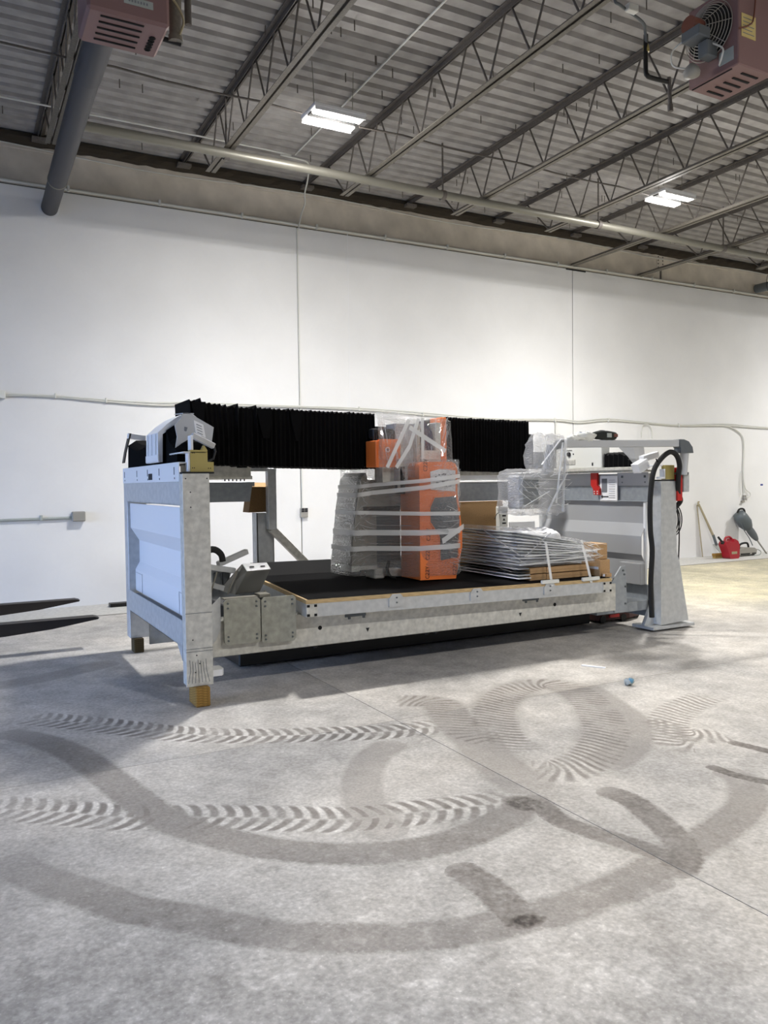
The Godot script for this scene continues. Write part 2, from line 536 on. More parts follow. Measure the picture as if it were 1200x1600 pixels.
func bake(x0: float, x1: float, z0: float, z1: float, ppm: float, seed_: int) -> ImageTexture:
	var w := int((x1 - x0) * ppm)
	var h := int((z1 - z0) * ppm)
	var layers := []
	for q in [[0.55, 3], [3.5, 4], [26.0, 3], [9.0, 4], [60.0, 2]]:
		var n := FastNoiseLite.new()
		n.seed = seed_ + int(q[0])
		n.frequency = q[0] / ppm
		n.fractal_octaves = q[1]
		n.offset = Vector3(x0 * ppm, z0 * ppm, 0)
		var im := n.get_image(w, h, false, false, false)
		im.convert(Image.FORMAT_L8)
		layers.append(im.get_data())
	var wide: PackedByteArray = layers[0]
	var midl: PackedByteArray = layers[1]
	var fine: PackedByteArray = layers[2]
	var blot: PackedByteArray = layers[3]
	var grit: PackedByteArray = layers[4]
	var dark := PackedFloat32Array()
	dark.resize(w * h)
	var step := 0.72 / ppm
	for t in tracks():
		var kind: int = t[0]
		var half: float = t[1]
		var power: float = t[2]
		var pts := []
		for k in range(3, t.size(), 2):
			pts.append(Vector3(t[k], 0, t[k + 1]))
		pts = smooth_path(pts, 8)
		var s := 0.0
		var total := 0.0
		for i in pts.size() - 1: total += pts[i].distance_to(pts[i + 1])
		for i in pts.size() - 1:
			var a: Vector3 = pts[i]
			var b: Vector3 = pts[i + 1]
			var c: Vector3 = pts[mini(i + 2, pts.size() - 1)]
			if maxf(a.x, b.x) + half < x0 or minf(a.x, b.x) - half > x1 or maxf(a.z, b.z) + half < z0 or minf(a.z, b.z) - half > z1:
				s += a.distance_to(b)
				continue
			var d0 := (b - a).normalized()
			var d1 := (c - b).normalized() if i + 2 < pts.size() else d0
			var len := a.distance_to(b)
			var ends := minf(1.0, 5.0 * float(mini(i + 1, pts.size() - 1 - i)) / pts.size() + 0.35)
			var ns := int(ceil(len / step)) + 1
			var nu := int(ceil(2.0 * half / step))
			for j in ns:
				var f := float(j) / ns
				var p := a.lerp(b, f)
				var d := d0.lerp(d1, f)
				var sx := -d.z
				var sz := d.x
				var along := s + f * len
				for k in nu + 1:
					var u := -1.0 + 2.0 * k / nu
					var x := int((p.x + sx * u * half - x0) * ppm)
					var y := int((p.z + sz * u * half - z0) * ppm)
					if x < 0 or y < 0 or x >= w or y >= h:
						continue
					var at := y * w + x
					var au := absf(u)
					var v := power
					if kind == 0:
						var e := minf(along, total - along) / half
						if e < 1.0 and au * au + (1.0 - e) * (1.0 - e) > 1.0: continue
						v *= clampf((1.0 - au + (fine[at] - 128) * 0.0011) * 4.0, 0.0, 1.0) * clampf(0.78 + (midl[at] - 128) * 0.004 + (fine[at] - 128) * 0.003, 0.3, 1.2)
					elif kind == 3:
						var e := minf(along, total - along) / half
						var rr := au * au + (pow(1.0 - e, 2.0) if e < 1.0 else 0.0)
						v *= clampf((1.0 - rr) * 1.8, 0.0, 1.0) * clampf(0.8 + (midl[at] - 128) * 0.005 + (fine[at] - 128) * 0.004, 0.3, 1.2)
					elif kind == 1:
						var g := sin(TAU * ((along + (0.5 if u > 0.0 else 0.0) * 0.08) / 0.08 + au * au * 0.9)) * 2.2
						v *= clampf(0.40 + g * 0.5, -0.25, 1.0) * clampf(0.85 + (midl[at] - 128) * 0.008, 0.2, 1.15) * minf(1.0, (1.0 - au) * 6.0) * minf(1.0, 0.3 + au * 6.0)
					else:
						var g := fposmod(along / 0.058 + (u + sin(u * 2.6) * 0.4) * 0.7, 1.0)
						v *= clampf(0.42 + 0.75 * sin(TAU * g), -0.12, 1.0) * clampf(0.85 + (midl[at] - 128) * 0.008, 0.2, 1.15) * minf(1.0, (1.0 - au) * 4.0)
					v *= ends
					if absf(v) > absf(dark[at]): dark[at] = v
			s += len
	var out := PackedByteArray()
	out.resize(w * h * 3)
	var at := 0
	for y in h:
		var z := z0 + y / ppm
		var near_z := clampf((z + 3.5) * 0.0012, 0.0, 0.002)
		for x in w:
			var near := near_z * clampf((3.0 - x0 - x / ppm) * 0.45, 0.12, 1.0)
			var lum := 0.722 + (wide[at] - 128) * 0.0010 + (midl[at] - 128) * 0.00065 + (fine[at] - 128) * 0.0006
			if blot[at] > 148: lum += (blot[at] - 148) * (0.0006 + near)
			elif blot[at] < 100: lum -= (100 - blot[at]) * (0.0006 + near * 0.6)
			if grit[at] > 176: lum += (grit[at] - 176) * (0.0012 + near * 0.8)
			elif grit[at] < 66: lum -= (66 - grit[at]) * 0.0016
			var dk := dark[at] * (0.85 + 0.002 * fine[at])
			var yel := 0.0
			if z < -5.5:
				var wx := x0 + x / ppm
				yel = clampf((wx - 7.2) * 0.5, 0.0, 1.0) * clampf((-5.6 - z) * 0.8, 0.0, 1.0) * (0.5 + 0.003 * midl[at])
			var warm := 0.010 + 0.010 * clampf((x0 + x / ppm - 0.8) * 0.6, 0.0, 1.0) + (wide[at] - 128) * 0.00008
			out[at * 3] = clampi(int(255.0 * (lum + warm - dk * 0.97 - yel * 0.01)), 0, 255)
			out[at * 3 + 1] = clampi(int(255.0 * (lum - dk - yel * 0.02)), 0, 255)
			out[at * 3 + 2] = clampi(int(255.0 * (lum - warm * 1.6 - dk * 1.0 - yel * 0.10)), 0, 255)
			at += 1
	return ImageTexture.create_from_image(Image.create_from_data(w, h, false, Image.FORMAT_RGB8, out))

func slab(parent: Node3D, x0: float, x1: float, z0: float, z1: float, m: Material) -> void:
	var st := mb()
	var g := 0.0022
	var c := [Vector3(x0 + g, 0, z0 + g), Vector3(x0 + g, 0, z1 - g), Vector3(x1 - g, 0, z1 - g), Vector3(x1 - g, 0, z0 + g)]
	face(st, c, [Vector2(0, 0), Vector2(0, 1), Vector2(1, 1), Vector2(1, 0)])
	for k in 4:
		var a: Vector3 = c[k]
		var b: Vector3 = c[(k + 1) % 4]
		face(st, [a, a + Vector3(0, -0.12, 0), b + Vector3(0, -0.12, 0), b], [Vector2.ZERO, Vector2.ZERO, Vector2.ZERO, Vector2.ZERO])
	obj("floor_slab", st, m, parent)

func floor_() -> void:
	var f := struct("floor")
	var st := mb()
	box(st, Vector3(-16, -0.3, -11.3), Vector3(22.5, -0.008, 10.5))
	obj("sub_base", st, M.joint_fill, f)
	var grain := noise_tex(0.05, Color(0.86, 0.86, 0.86), Color(1, 1, 1), 512, 5, 41)
	var n := 0
	for q in [[-0.9, 2.49, -4.5, -1.0, 400.0], [2.49, 6.6, -4.5, -1.0, 400.0], [-3.0, 2.49, -9.98, -4.5, 170.0], [2.49, 15.4, -9.98, -4.5, 130.0]]:
		var m := mat("concrete_%d" % n, Color(1, 1, 1), 0.62)
		m.albedo_texture = bake(q[0], q[1], q[2], q[3], q[4], 50 + n * 17)
		m.detail_enabled = true
		m.detail_albedo = grain
		m.detail_blend_mode = BaseMaterial3D.BLEND_MODE_MUL
		m.detail_uv_layer = BaseMaterial3D.DETAIL_UV_2
		m.uv2_triplanar = true
		m.uv2_world_triplanar = true
		m.uv2_scale = Vector3.ONE * 1.7
		slab(f, q[0], q[1], q[2], q[3], m)
		n += 1
	st = mb()
	box(st, Vector3(-16, -0.03, -10.05), Vector3(22.5, -0.004, -9.975))
	obj("joint_filler", st, mat("joint_dark", Color(0.36, 0.35, 0.32), 1.0), f)
	var plain := textured(mat("concrete_plain", Color(0.72, 0.71, 0.68), 0.65), grain, 0.6)
	for q in [[-16.0, -3.0, -9.98, -4.5], [-16.0, -0.9, -4.5, -1.0], [-16.0, 2.49, -1.0, 10.5], [2.49, 22.5, -1.0, 10.5], [6.6, 22.5, -4.5, -1.0], [15.4, 22.5, -9.98, -4.5]]:
		slab(f, q[0], q[1], q[2], q[3], plain)
	var strip := textured(mat("concrete_strip", Color(0.77, 0.765, 0.745), 0.7), grain, 0.6)
	slab(f, -16.0, 22.5, WALL_Z - 0.25, -10.04, strip)

# ---------------------------------------------------------------- walls and ceiling
func shell() -> void:
	floor_()
	var w := struct("wall_back")
	var st := mb()
	box(st, Vector3(-13, -0.1, -11.3), Vector3(22.5, 6.0, WALL_Z - 0.02))
	obj("wall_core", st, M.joint_fill, w)
	for q in [[-13.0, 4.497], [4.512, 9.765], [9.78, 22.5]]:
		st = mb()
		box(st, Vector3(q[0], -0.05, WALL_Z - 0.03), Vector3(q[1], 5.316, WALL_Z), 0.004)
		obj("wall_panel", st, M.white_wall, w)
	st = mb()
	box(st, Vector3(5.325, 0.0, WALL_Z - 0.005), Vector3(5.333, 5.34, WALL_Z + 0.002))
	obj("caulk_line", st, M.white_sheet, w)
	st = mb()
	box(st, Vector3(-13, 5.332, WALL_Z - 0.03), Vector3(22.5, 5.86, WALL_Z - 0.006), 0.003)
	obj("upper_band", st, M.bare_wall, w, "bare beige strip of wall above the white paint")
	# ragged mineral wool stuffed between the wall top and the deck
	st = mb()
	var rings := []
	for i in 296:
		var x := -13.0 + i * 0.12
		var ring := PackedVector3Array()
		for k in 8:
			var an := TAU * k / 8
			ring.append(Vector3(x, 5.90 + sin(an) * (0.07 + rng.randf() * 0.02), WALL_Z + 0.02 + cos(an) * (0.05 + rng.randf() * 0.03)))
		rings.append(ring)
	loft(st, rings, true, true)
	var tr := struct("trim_1")
	obj("insulation_strip", st, M.insulation, tr)
	st = mb()
	box(st, Vector3(-13, 5.77, WALL_Z - 0.02), Vector3(22.5, 5.835, WALL_Z + 0.012), 0.004)
	obj("ledger", st, M.bare_wall, tr)
	# bolted plate on the upper band
	st = mb()
	box(st, Vector3(11.86, 5.56, WALL_Z - 0.02), Vector3(12.04, 5.83, WALL_Z + 0.01), 0.003)
	var plate := obj("bolt_plate", st, M.bare_wall, w)
	st = mb()
	for i in 2:
		for j in 4:
			bolt(st, Vector3(11.89 + i * 0.12, 5.60 + j * 0.065, WALL_Z + 0.01), Vector3(0, 0, 1), 0.014)
	obj("bolt", st, M.joist_dark, plate)
	st = mb()
	box(st, Vector3(11.95, 5.38, WALL_Z - 0.02), Vector3(11.985, 5.55, WALL_Z + 0.012), 0.002)
	obj("strap", st, M.joist_dark, plate)

	# left wall with a wide open dock doorway: the daylight on the left of the picture
	var wl := struct("wall_left")
	st = mb()
	box(st, Vector3(-13.3, -0.1, -11.3), Vector3(-13, 6.0, -10.2))
	box(st, Vector3(-13.3, -0.1, 1.0), Vector3(-13, 6.0, 10.5))
	box(st, Vector3(-13.3, 4.4, -10.2), Vector3(-13, 6.0, 1.0))
	obj("wall_panel", st, M.other_wall, wl)
	var wr := struct("wall_right")
	st = mb()
	box(st, Vector3(22.2, -0.1, -11.3), Vector3(22.5, 6.0, 10.5))
	obj("wall_panel", st, M.other_wall, wr)
	var wf := struct("wall_front")
	st = mb()
	box(st, Vector3(-13.3, -0.1, 10.2), Vector3(22.5, 6.0, 10.5))
	obj("wall_panel", st, M.other_wall, wf)

	# corrugated roof deck, ribs along x, in sheets of five ribs
	var c := struct("ceiling")
	st = mb()
	box(st, Vector3(-13.3, 6.06, -11.3), Vector3(22.5, 6.25, 10.5))
	obj("roof_slab", st, M.roof, c)
	var z := WALL_Z
	var sheet := 0
	while z < 10.2:
		st = mb()
		st.set_smooth_group(-1)
		var prof := []
		for k in 5:
			var b := z + k * 0.2
			var dy := 0.004 * (sheet % 2)
			prof.append_array([Vector2(b, DECK_Y + 0.042 + dy), Vector2(b + 0.045, DECK_Y + 0.042 + dy), Vector2(b + 0.065, DECK_Y + dy), Vector2(b + 0.18, DECK_Y + dy)])
		prof.append(Vector2(z + 1.0, DECK_Y + 0.042))
		for k in prof.size() - 1:
			var p: Vector2 = prof[k]
			var q: Vector2 = prof[k + 1]
			face(st, [Vector3(-13.2, p.y, p.x), Vector3(22.4, p.y, p.x), Vector3(22.4, q.y, q.x), Vector3(-13.2, q.y, q.x)])
		obj("deck_sheet", st, M.deck, c)
		z += 1.0
		sheet += 1
	# little hanger tabs that dangle from the deck between the joists
	st = mb()
	for i in 170:
		var x := 0.3 + rng.randf() * 13.0
		var zz := -10.6 + floorf(rng.randf() * 46.0) * 0.1525
		box(st, Vector3(x, DECK_Y - 0.09, zz), Vector3(x + 0.012, DECK_Y + 0.01, zz + 0.003))
	var tabs := single("hanger_tabs", st, M.joist_dark, Vector3(6, DECK_Y, -7), "scattered thin dark hanger tabs dangling from the corrugated roof deck", "hanger tabs")
	tabs.set_meta("kind", "stuff")

func angle_chord(st: SurfaceTool, x: float, y: float, z0: float, z1: float, leg: float, up: bool) -> void:
	# two steel angles back to back with a gap for the web rods
	var s := 1.0 if up else -1.0
	for d in [-1.0, 1.0]:
		box(st, Vector3(x + d * 0.010, y, z0), Vector3(x + d * 0.062, y + s * 0.006, z1))
		box(st, Vector3(x + d * 0.010, y, z0), Vector3(x + d * 0.016, y + s * leg, z1))

func joist(x: float, label: String, to_wall: bool, shown: bool) -> void:
	var t := thing("roof_joist", Vector3(x, 5.36, -10.9), label, "roof joist", "open web roof joists")
	var st := mb()
	angle_chord(st, x, DECK_Y - 0.006, -10.93, 10.0, 0.055, false)
	obj("top_chord", st, M.joist_dark, t)
	st = mb()
	angle_chord(st, x, 5.362, WALL_Z if to_wall else -9.62, 9.4, 0.05, true)
	obj("bottom_chord", st, M.joist_paint, t)
	var far := mb()
	var k := 0
	var z := -9.57
	st = mb()
	rod(st, Vector3(x, 5.37, -9.57), Vector3(x, DECK_Y - 0.03, -10.12), 0.012, 6)
	obj("web_rod", st, M.joist_dark, t)
	while z < 9.0:
		for leg in 2:
			var a := Vector3(x, 5.38, z)
			var b := Vector3(x, DECK_Y - 0.03, z + 0.28)
			if leg == 1:
				a = Vector3(x, DECK_Y - 0.03, z + 0.36)
				b = Vector3(x, 5.38, z + 0.64)
			if k < 26 and shown:
				st = mb()
				rod(st, a, b, 0.0105, 6)
				obj("web_rod", st, M.joist_dark, t)
			else:
				rod(far, a, b, 0.0105, 4)
			k += 1
		z += 0.64
	var o := obj("web_rods_far", far, M.joist_dark, t)
	o.name = "web_rod_run"
	o.set_meta("kind", "stuff")
	st = mb()
	box(st, Vector3(x - 0.09, 5.855, -10.96), Vector3(x + 0.09, 5.90, -10.80), 0.003)
	obj("bearing_seat", st, M.joist_dark, t)

func overhead() -> void:
	var where := [
		[1.03, "roof joist at the far left, beside the grey flue pipe", false],
		[2.83, "second roof joist from the left, left of the near ceiling lamp", false],
		[4.63, "third roof joist from the left, just right of the near ceiling lamp", false],
		[6.37, "roof joist that passes just left of the right-hand pink heater", false],
		[8.07, "roof joist running just left of the far ceiling lamp", false],
		[9.75, "roof joist whose bottom chord meets the wall left of the bolted plate", true],
		[11.37, "roof joist whose bottom chord meets the wall beside the bolted plate", true],
		[12.98, "second roof joist from the right edge, ending above the white wall", false],
		[14.70, "rightmost roof joist, seen only at its wall end", false]]
	for q in where:
		joist(q[0], q[1], q[2], true)

	# galvanised main pipe under the joists, close to the rear wall
	var t := thing("sprinkler_pipe", Vector3(1.25, 5.30, -8.88), "long galvanised steel pipe hung under the joists along the rear wall", "pipe")
	var st := mb()
	rod(st, Vector3(1.25, 5.30, -8.84), Vector3(20.0, 5.30, -8.92), 0.052, 14)
	obj("pipe", st, M.pipe_metal, t)
	for x in [2.80, 5.70, 8.40, 11.10]:
		st = mb()
		for k in 1:
			rod(st, Vector3(x - 0.03, 5.30, -8.87), Vector3(x + 0.03, 5.30, -8.87), 0.064, 14)
		obj("coupling", st, M.joist_dark, t)
		st = mb()
		rod(st, Vector3(x, 5.34, -8.87), Vector3(x, DECK_Y, -8.87), 0.012, 6)
		obj("hanger_rod", st, M.joist_dark, t)

	# thin conduits
	t = thing("lamp_conduit", Vector3(0.4, 5.44, -7.8), "thin dark conduit that links the two ceiling lamps across the joists", "conduit")
	for q in [[-0.5, 3.30], [3.98, 8.44], [9.12, 13.55]]:
		st = mb()
		var p0 := []
		for k in 9:
			var x: float = lerpf(q[0], q[1], k / 8.0)
			p0.append(Vector3(x, 5.44 + (0.02 if k % 3 == 1 else 0.0), -7.78 - 0.02 * x))
		tube(st, p0, 0.011, 6)
		obj("run", st, M.joist_dark, t)
	var p := []
	st = mb()
	tube(st, smooth_path([Vector3(-1.0, 5.90, -9.90), Vector3(3.6, 5.90, -9.92), Vector3(3.85, 5.86, -9.90), Vector3(4.1, 5.85, -9.90), Vector3(4.28, 5.85, -9.98), Vector3(4.45, 5.83, -10.4), Vector3(4.58, 5.78, -10.83), Vector3(4.6, 5.66, -10.87), Vector3(4.55, 5.5, -10.89), Vector3(4.505, 5.30, -10.90)], 5), 0.011, 6)
	single("conduit", st, M.cable_white, Vector3(0.5, 5.9, -9.9), "thin white conduit near the rear wall that bends down to the wall joint", "conduit")
	st = mb()
	rod(st, Vector3(4.0, 5.945, -2.0), Vector3(4.10, 5.945, -10.0), 0.011, 6)
	single("conduit", st, M.cable_white, Vector3(4.05, 5.945, -6), "straight pale conduit fixed under the deck behind the near ceiling lamp", "conduit")

	# conduit along the top of the white paint, with clips
	t = thing("wall_conduit", Vector3(0, 5.355, WALL_Z + 0.02), "long white conduit clipped along the top edge of the white wall", "conduit")
	st = mb()
	rod(st, Vector3(-6, 5.352, WALL_Z + 0.016), Vector3(22, 5.364, WALL_Z + 0.016), 0.019, 10)
	obj("pipe", st, M.cable_white, t)
	for k in 16:
		st = mb()
		box(st, Vector3(0.2 + k * 1.15, 5.325, WALL_Z), Vector3(0.23 + k * 1.15, 5.40, WALL_Z + 0.048), 0.004)
		obj("clip", st, M.cable_white, t)
	# slack cable along the top of the beige band
	st = mb()
	p = []
	for k in 60:
		p.append(Vector3(-1 + k * 0.28, 5.80 + 0.035 * sin(k * 0.37) - 0.02 * absf(sin(k * 0.19)), WALL_Z + 0.03))
	tube(st, p, 0.008, 5)
	single("slack_cable", st, M.cable_white, Vector3(0, 5.8, WALL_Z), "thin slack pale cable sagging along the top of the beige wall strip", "cable")
	# dark gap piece on the joint
	st = mb()
	box(st, Vector3(9.62, 5.295, WALL_Z - 0.01), Vector3(10.08, 5.315, WALL_Z + 0.006), 0.003)
	single("joint_scrap", st, M.print_dark, Vector3(9.8, 5.3, WALL_Z), "small dark scrap stuck under the wall conduit at the right wall joint", "scrap")

	heater_left()
	heater_right()
	# gas pipe that drops from the deck near the right heater
	t = thing("gas_pipe", Vector3(5.5, 5.0, -5.3), "black gas pipe with elbows and a drip leg beside the right-hand heater", "pipe")
	st = mb()
	tube(st, smooth_path([Vector3(4.95, 5.95, -5.05), Vector3(4.95, 5.58, -5.03), Vector3(5.02, 5.53, -5.03), Vector3(5.36, 5.53, -5.12), Vector3(5.46, 5.50, -5.18), Vector3(5.52, 5.40, -5.22)], 5), 0.013, 8)
	obj("upper_run", st, M.motor_grey, t)
	st = mb()
	tube(st, smooth_path([Vector3(5.50, 5.5, -5.21), Vector3(5.53, 5.22, -5.24), Vector3(5.55, 5.17, -5.24), Vector3(5.60, 5.16, -5.24), Vector3(5.78, 5.155, -5.22)], 5), 0.021, 8)
	obj("lower_run", st, M.black_paint, t)
	st = mb()
	rod(st, Vector3(5.80, 5.20, -5.22), Vector3(5.82, 4.92, -5.22), 0.018, 8)
	rod(st, Vector3(5.815, 4.96, -5.22), Vector3(5.82, 4.90, -5.22), 0.026, 8)
	obj("drip_leg", st, M.joist_dark, t)
	st = mb()
	rod(st, Vector3(5.515, 5.42, -5.225), Vector3(5.525, 5.36, -5.225), 0.027, 8)
	obj("union", st, M.zinc_yellow, t, "brass union")
	st = mb()
	box(st, Vector3(5.08, 5.50, -5.05), Vector3(5.19, 5.56, -4.99), 0.006)
	obj("tag", st, M.plastic_white, t)
	# fan whose guard just enters at the right edge
	t = thing("wall_fan", Vector3(14.72, 5.48, -10.6), "round wire fan guard cut off by the right edge at the top of the wall", "fan")
	for k in 5:
		st = mb()
		p = []
		for j in 33:
			p.append(Vector3(14.72 + cos(TAU * j / 32) * (0.30 - k * 0.06), 5.48 + sin(TAU * j / 32) * (0.30 - k * 0.06), -10.5 + 0.012 * k))
		tube(st, p, 0.005, 5)
		obj("guard_ring", st, M.black_paint, t)
	st = mb()
	for k in 6:
		rod(st, Vector3(14.72, 5.48, -10.45), Vector3(14.72 + cos(TAU * k / 6) * 0.3, 5.48 + sin(TAU * k / 6) * 0.3, -10.5), 0.005, 5)
	obj("guard_spoke", st, M.black_paint, t)
	st = mb()
	rod(st, Vector3(14.72, 5.48, -10.95), Vector3(14.72, 5.48, -10.55), 0.09, 14)
	obj("motor", st, M.motor_grey, t)

func heater_left() -> void:
	var lo := Vector3(0.83, 4.65, -5.95)
	var hi := Vector3(1.36, 5.24, -5.50)
	var t := thing("unit_heater", Vector3(1.1, 4.65, -5.7), "dusty pink unit heater at the top left with a flue running to the wall", "heater", "")
	var st := mb()
	box(st, lo, hi, 0.02)
	obj("casing", st, M.heater_pink, t)
	for k in 5:
		st = mb()
		var z := -5.87 + k * 0.075
		box(st, Vector3(0.92, 4.643, z), Vector3(1.20, 4.652, z + 0.017), 0.003)
		obj("slot", st, M.slot_black, t)
	st = mb()
	box(st, Vector3(1.265, 4.643, -5.86), Vector3(1.295, 4.652, -5.66), 0.003)
	for k in 5:
		box(st, Vector3(1.258, 4.643, -5.85 + k * 0.04), Vector3(1.302, 4.651, -5.83 + k * 0.04), 0.003)
	obj("access_slot", st, M.slot_black, t)
	st = mb()
	box(st, Vector3(1.06, 4.735, -5.502), Vector3(1.25, 4.785, -5.497), 0.001)
	var lb := obj("rating_label", st, M.label_grey, t, "pale rating label")
	st = mb()
	for k in 7:
		box(st, Vector3(1.09 + k * 0.019, 4.752, -5.498), Vector3(1.10 + k * 0.019, 4.768, -5.4955))
	obj("print", st, M.print_grey, lb)
	# pipework and valve hanging at the right of the casing
	st = mb()
	rod(st, Vector3(1.46, 4.72, -5.75), Vector3(1.46, 5.3, -5.75), 0.045, 10)
	rod(st, Vector3(1.46, 4.70, -5.75), Vector3(1.46, 4.74, -5.75), 0.052, 10)
	obj("gas_valve", st, M.joist_paint, t)
	st = mb()
	rod(st, Vector3(1.56, 4.86, -5.78), Vector3(1.56, 5.4, -5.78), 0.025, 8)
	obj("drip_leg", st, M.joist_dark, t)
	st = mb()
	tube(st, smooth_path([Vector3(1.36, 4.95, -5.6), Vector3(1.45, 4.90, -5.65), Vector3(1.50, 4.82, -5.68), Vector3(1.47, 4.72, -5.68)], 5), 0.008, 6)
	rod(st, Vector3(1.36, 4.95, -5.62), Vector3(1.52, 5.02, -5.66), 0.012, 6)
	obj("wiring", st, M.handle_wood, t)
	st = mb()
	rod(st, Vector3(1.34, 4.72, -5.78), Vector3(1.5, 4.70, -5.76), 0.018, 8)
	obj("pilot_tube", st, M.black_paint, t)
	for s in [0.86, 1.33]:
		st = mb()
		rod(st, Vector3(s, 5.23, -5.72), Vector3(s, DECK_Y, -5.72), 0.006, 6)
		obj("hanger_rod", st, M.joist_dark, t)
	st = mb()
	rod(st, Vector3(1.09, 5.08, -5.9), Vector3(1.09, 5.08, -7.3), 0.113, 24)
	rod(st, Vector3(1.09, 5.08, -7.25), Vector3(1.12, 5.085, -9.9), 0.106, 24)
	rod(st, Vector3(1.12, 5.085, -9.85), Vector3(1.135, 5.09, WALL_Z + 0.01), 0.10, 24)
	var fl := obj("flue_pipe", st, M.flue, t, "long dark grey round flue pipe")
	st = mb()
	rod(st, Vector3(1.12, 5.085, -9.93), Vector3(1.12, 5.085, -9.90), 0.109, 24)
	obj("band", st, M.pipe_metal, fl)
	st = mb()
	rod(st, Vector3(1.135, 5.09, WALL_Z), Vector3(1.135, 5.09, WALL_Z + 0.012), 0.125, 24)
	obj("collar", st, M.white_sheet, fl)

func heater_right() -> void:
	var lo := Vector3(5.23, 4.65, -4.51)
	var hi := Vector3(5.63, 5.26, -4.05)
	var t := thing("unit_heater", Vector3(5.5, 4.65, -4.3), "pink unit heater with a round wire fan guard and motor at the top right", "heater", "")
	var st := mb()
	box(st, lo, hi, 0.008)
	obj("casing", st, M.heater_pink, t)
	for k in 5:
		st = mb()
		var zz := -4.455 + k * 0.078
		box(st, Vector3(5.37, 4.643, zz), Vector3(5.555, 4.652, zz + 0.022), 0.003)
		obj("slot", st, M.slot_black, t)
	st = mb()
	box(st, Vector3(5.245, 4.643, -4.49), Vector3(5.252, 4.652, -4.12), 0.001)
	obj("seam", st, M.slot_black, t)
	# fan opening, guard and motor on the side that faces the left
	var c := Vector3(5.225, 5.0, -4.30)
	st = mb()
	disc(st, c + Vector3(0.001, 0, 0), Vector3(-1, 0, 0), 0.195, 0.005, 28)
	obj("fan_opening", st, M.slot_black, t)
	for k in 9:
		st = mb()
		var r := 0.215 - k * 0.0195
		var p := []
		for j in 37:
			p.append(c + Vector3(-0.02 - 0.012 * k, cos(TAU * j / 36) * r, sin(TAU * j / 36) * r))
		tube(st, p, 0.0028, 5)
		obj("guard_ring", st, M.guard_wire, t)
	st = mb()
	for k in 8:
		rod(st, c + Vector3(-0.115, cos(TAU * k / 8) * 0.05, sin(TAU * k / 8) * 0.05), c + Vector3(-0.012, cos(TAU * k / 8) * 0.205, sin(TAU * k / 8) * 0.205), 0.003, 5)
	obj("guard_spoke", st, M.guard_wire, t)
	st = mb()
	rod(st, c + Vector3(-0.10, 0.01, -0.02), c + Vector3(-0.22, 0.01, -0.02), 0.065, 18)
	obj("motor", st, M.motor_brown, t, "reddish brown fan motor")
	st = mb()
	box(st, c + Vector3(-0.23, -0.11, -0.08), c + Vector3(-0.10, -0.03, 0.09), 0.008)
	obj("motor_bracket", st, M.motor_grey, t)
	st = mb()
	box(st, c + Vector3(-0.14, -0.24, 0.0), c + Vector3(-0.02, -0.12, 0.09), 0.008)
	obj("gas_valve", st, M.motor_grey, t)
	st = mb()
	lathe(st, [Vector2(0.02, 0), Vector2(0.06, 0.01), Vector2(0.065, 0.04), Vector2(0.05, 0.07), Vector2(0.02, 0.10)], 16, Transform3D(Basis(), c + Vector3(-0.11, -0.33, -0.08)))
	obj("regulator", st, M.tool_light, t)
	st = mb()
	tube(st, smooth_path([c + Vector3(-0.12, -0.26, -0.10), c + Vector3(-0.2, -0.22, -0.18), c + Vector3(-0.22, -0.12, -0.17), c + Vector3(-0.18, -0.06, -0.08)], 6), 0.007, 6)
	tube(st, smooth_path([c + Vector3(-0.08, -0.14, 0.08), c + Vector3(-0.05, -0.2, 0.15), c + Vector3(-0.06, -0.26, 0.16), c + Vector3(-0.02, -0.3, 0.1)], 6), 0.007, 6)
	obj("wiring", st, M.cable_white, t)
	st = mb()
	box(st, Vector3(5.226, 4.70, -4.22), Vector3(5.231, 4.80, -4.09), 0.001)
	obj("rating_label", st, M.label_grey, t)
	st = mb()
	box(st, Vector3(5.26, 4.86, -4.052), Vector3(5.42, 5.03, -4.046), 0.001)
	var lb := obj("instruction_label", st, M.paper_yellow, t, "yellowed instruction label")
	st = mb()
	for k in 5:
		box(st, Vector3(5.275, 4.885 + k * 0.028, -4.047), Vector3(5.40 - 0.02 * (k % 2), 4.890 + k * 0.028, -4.0445))
	obj("print", st, M.print_grey, lb)
	st = mb()
	tube(st, smooth_path([Vector3(5.40, 5.25, -4.03), Vector3(5.36, 5.0, -4.02), Vector3(5.30, 4.93, -4.02), Vector3(5.22, 4.90, -4.04)], 6), 0.006, 6)
	obj("lead", st, M.motor_brown, t)
	for s in [5.28, 5.60]:
		st = mb()
		rod(st, Vector3(s, 5.25, -4.3), Vector3(s, DECK_Y, -4.3), 0.006, 6)
		obj("hanger_rod", st, M.joist_dark, t)

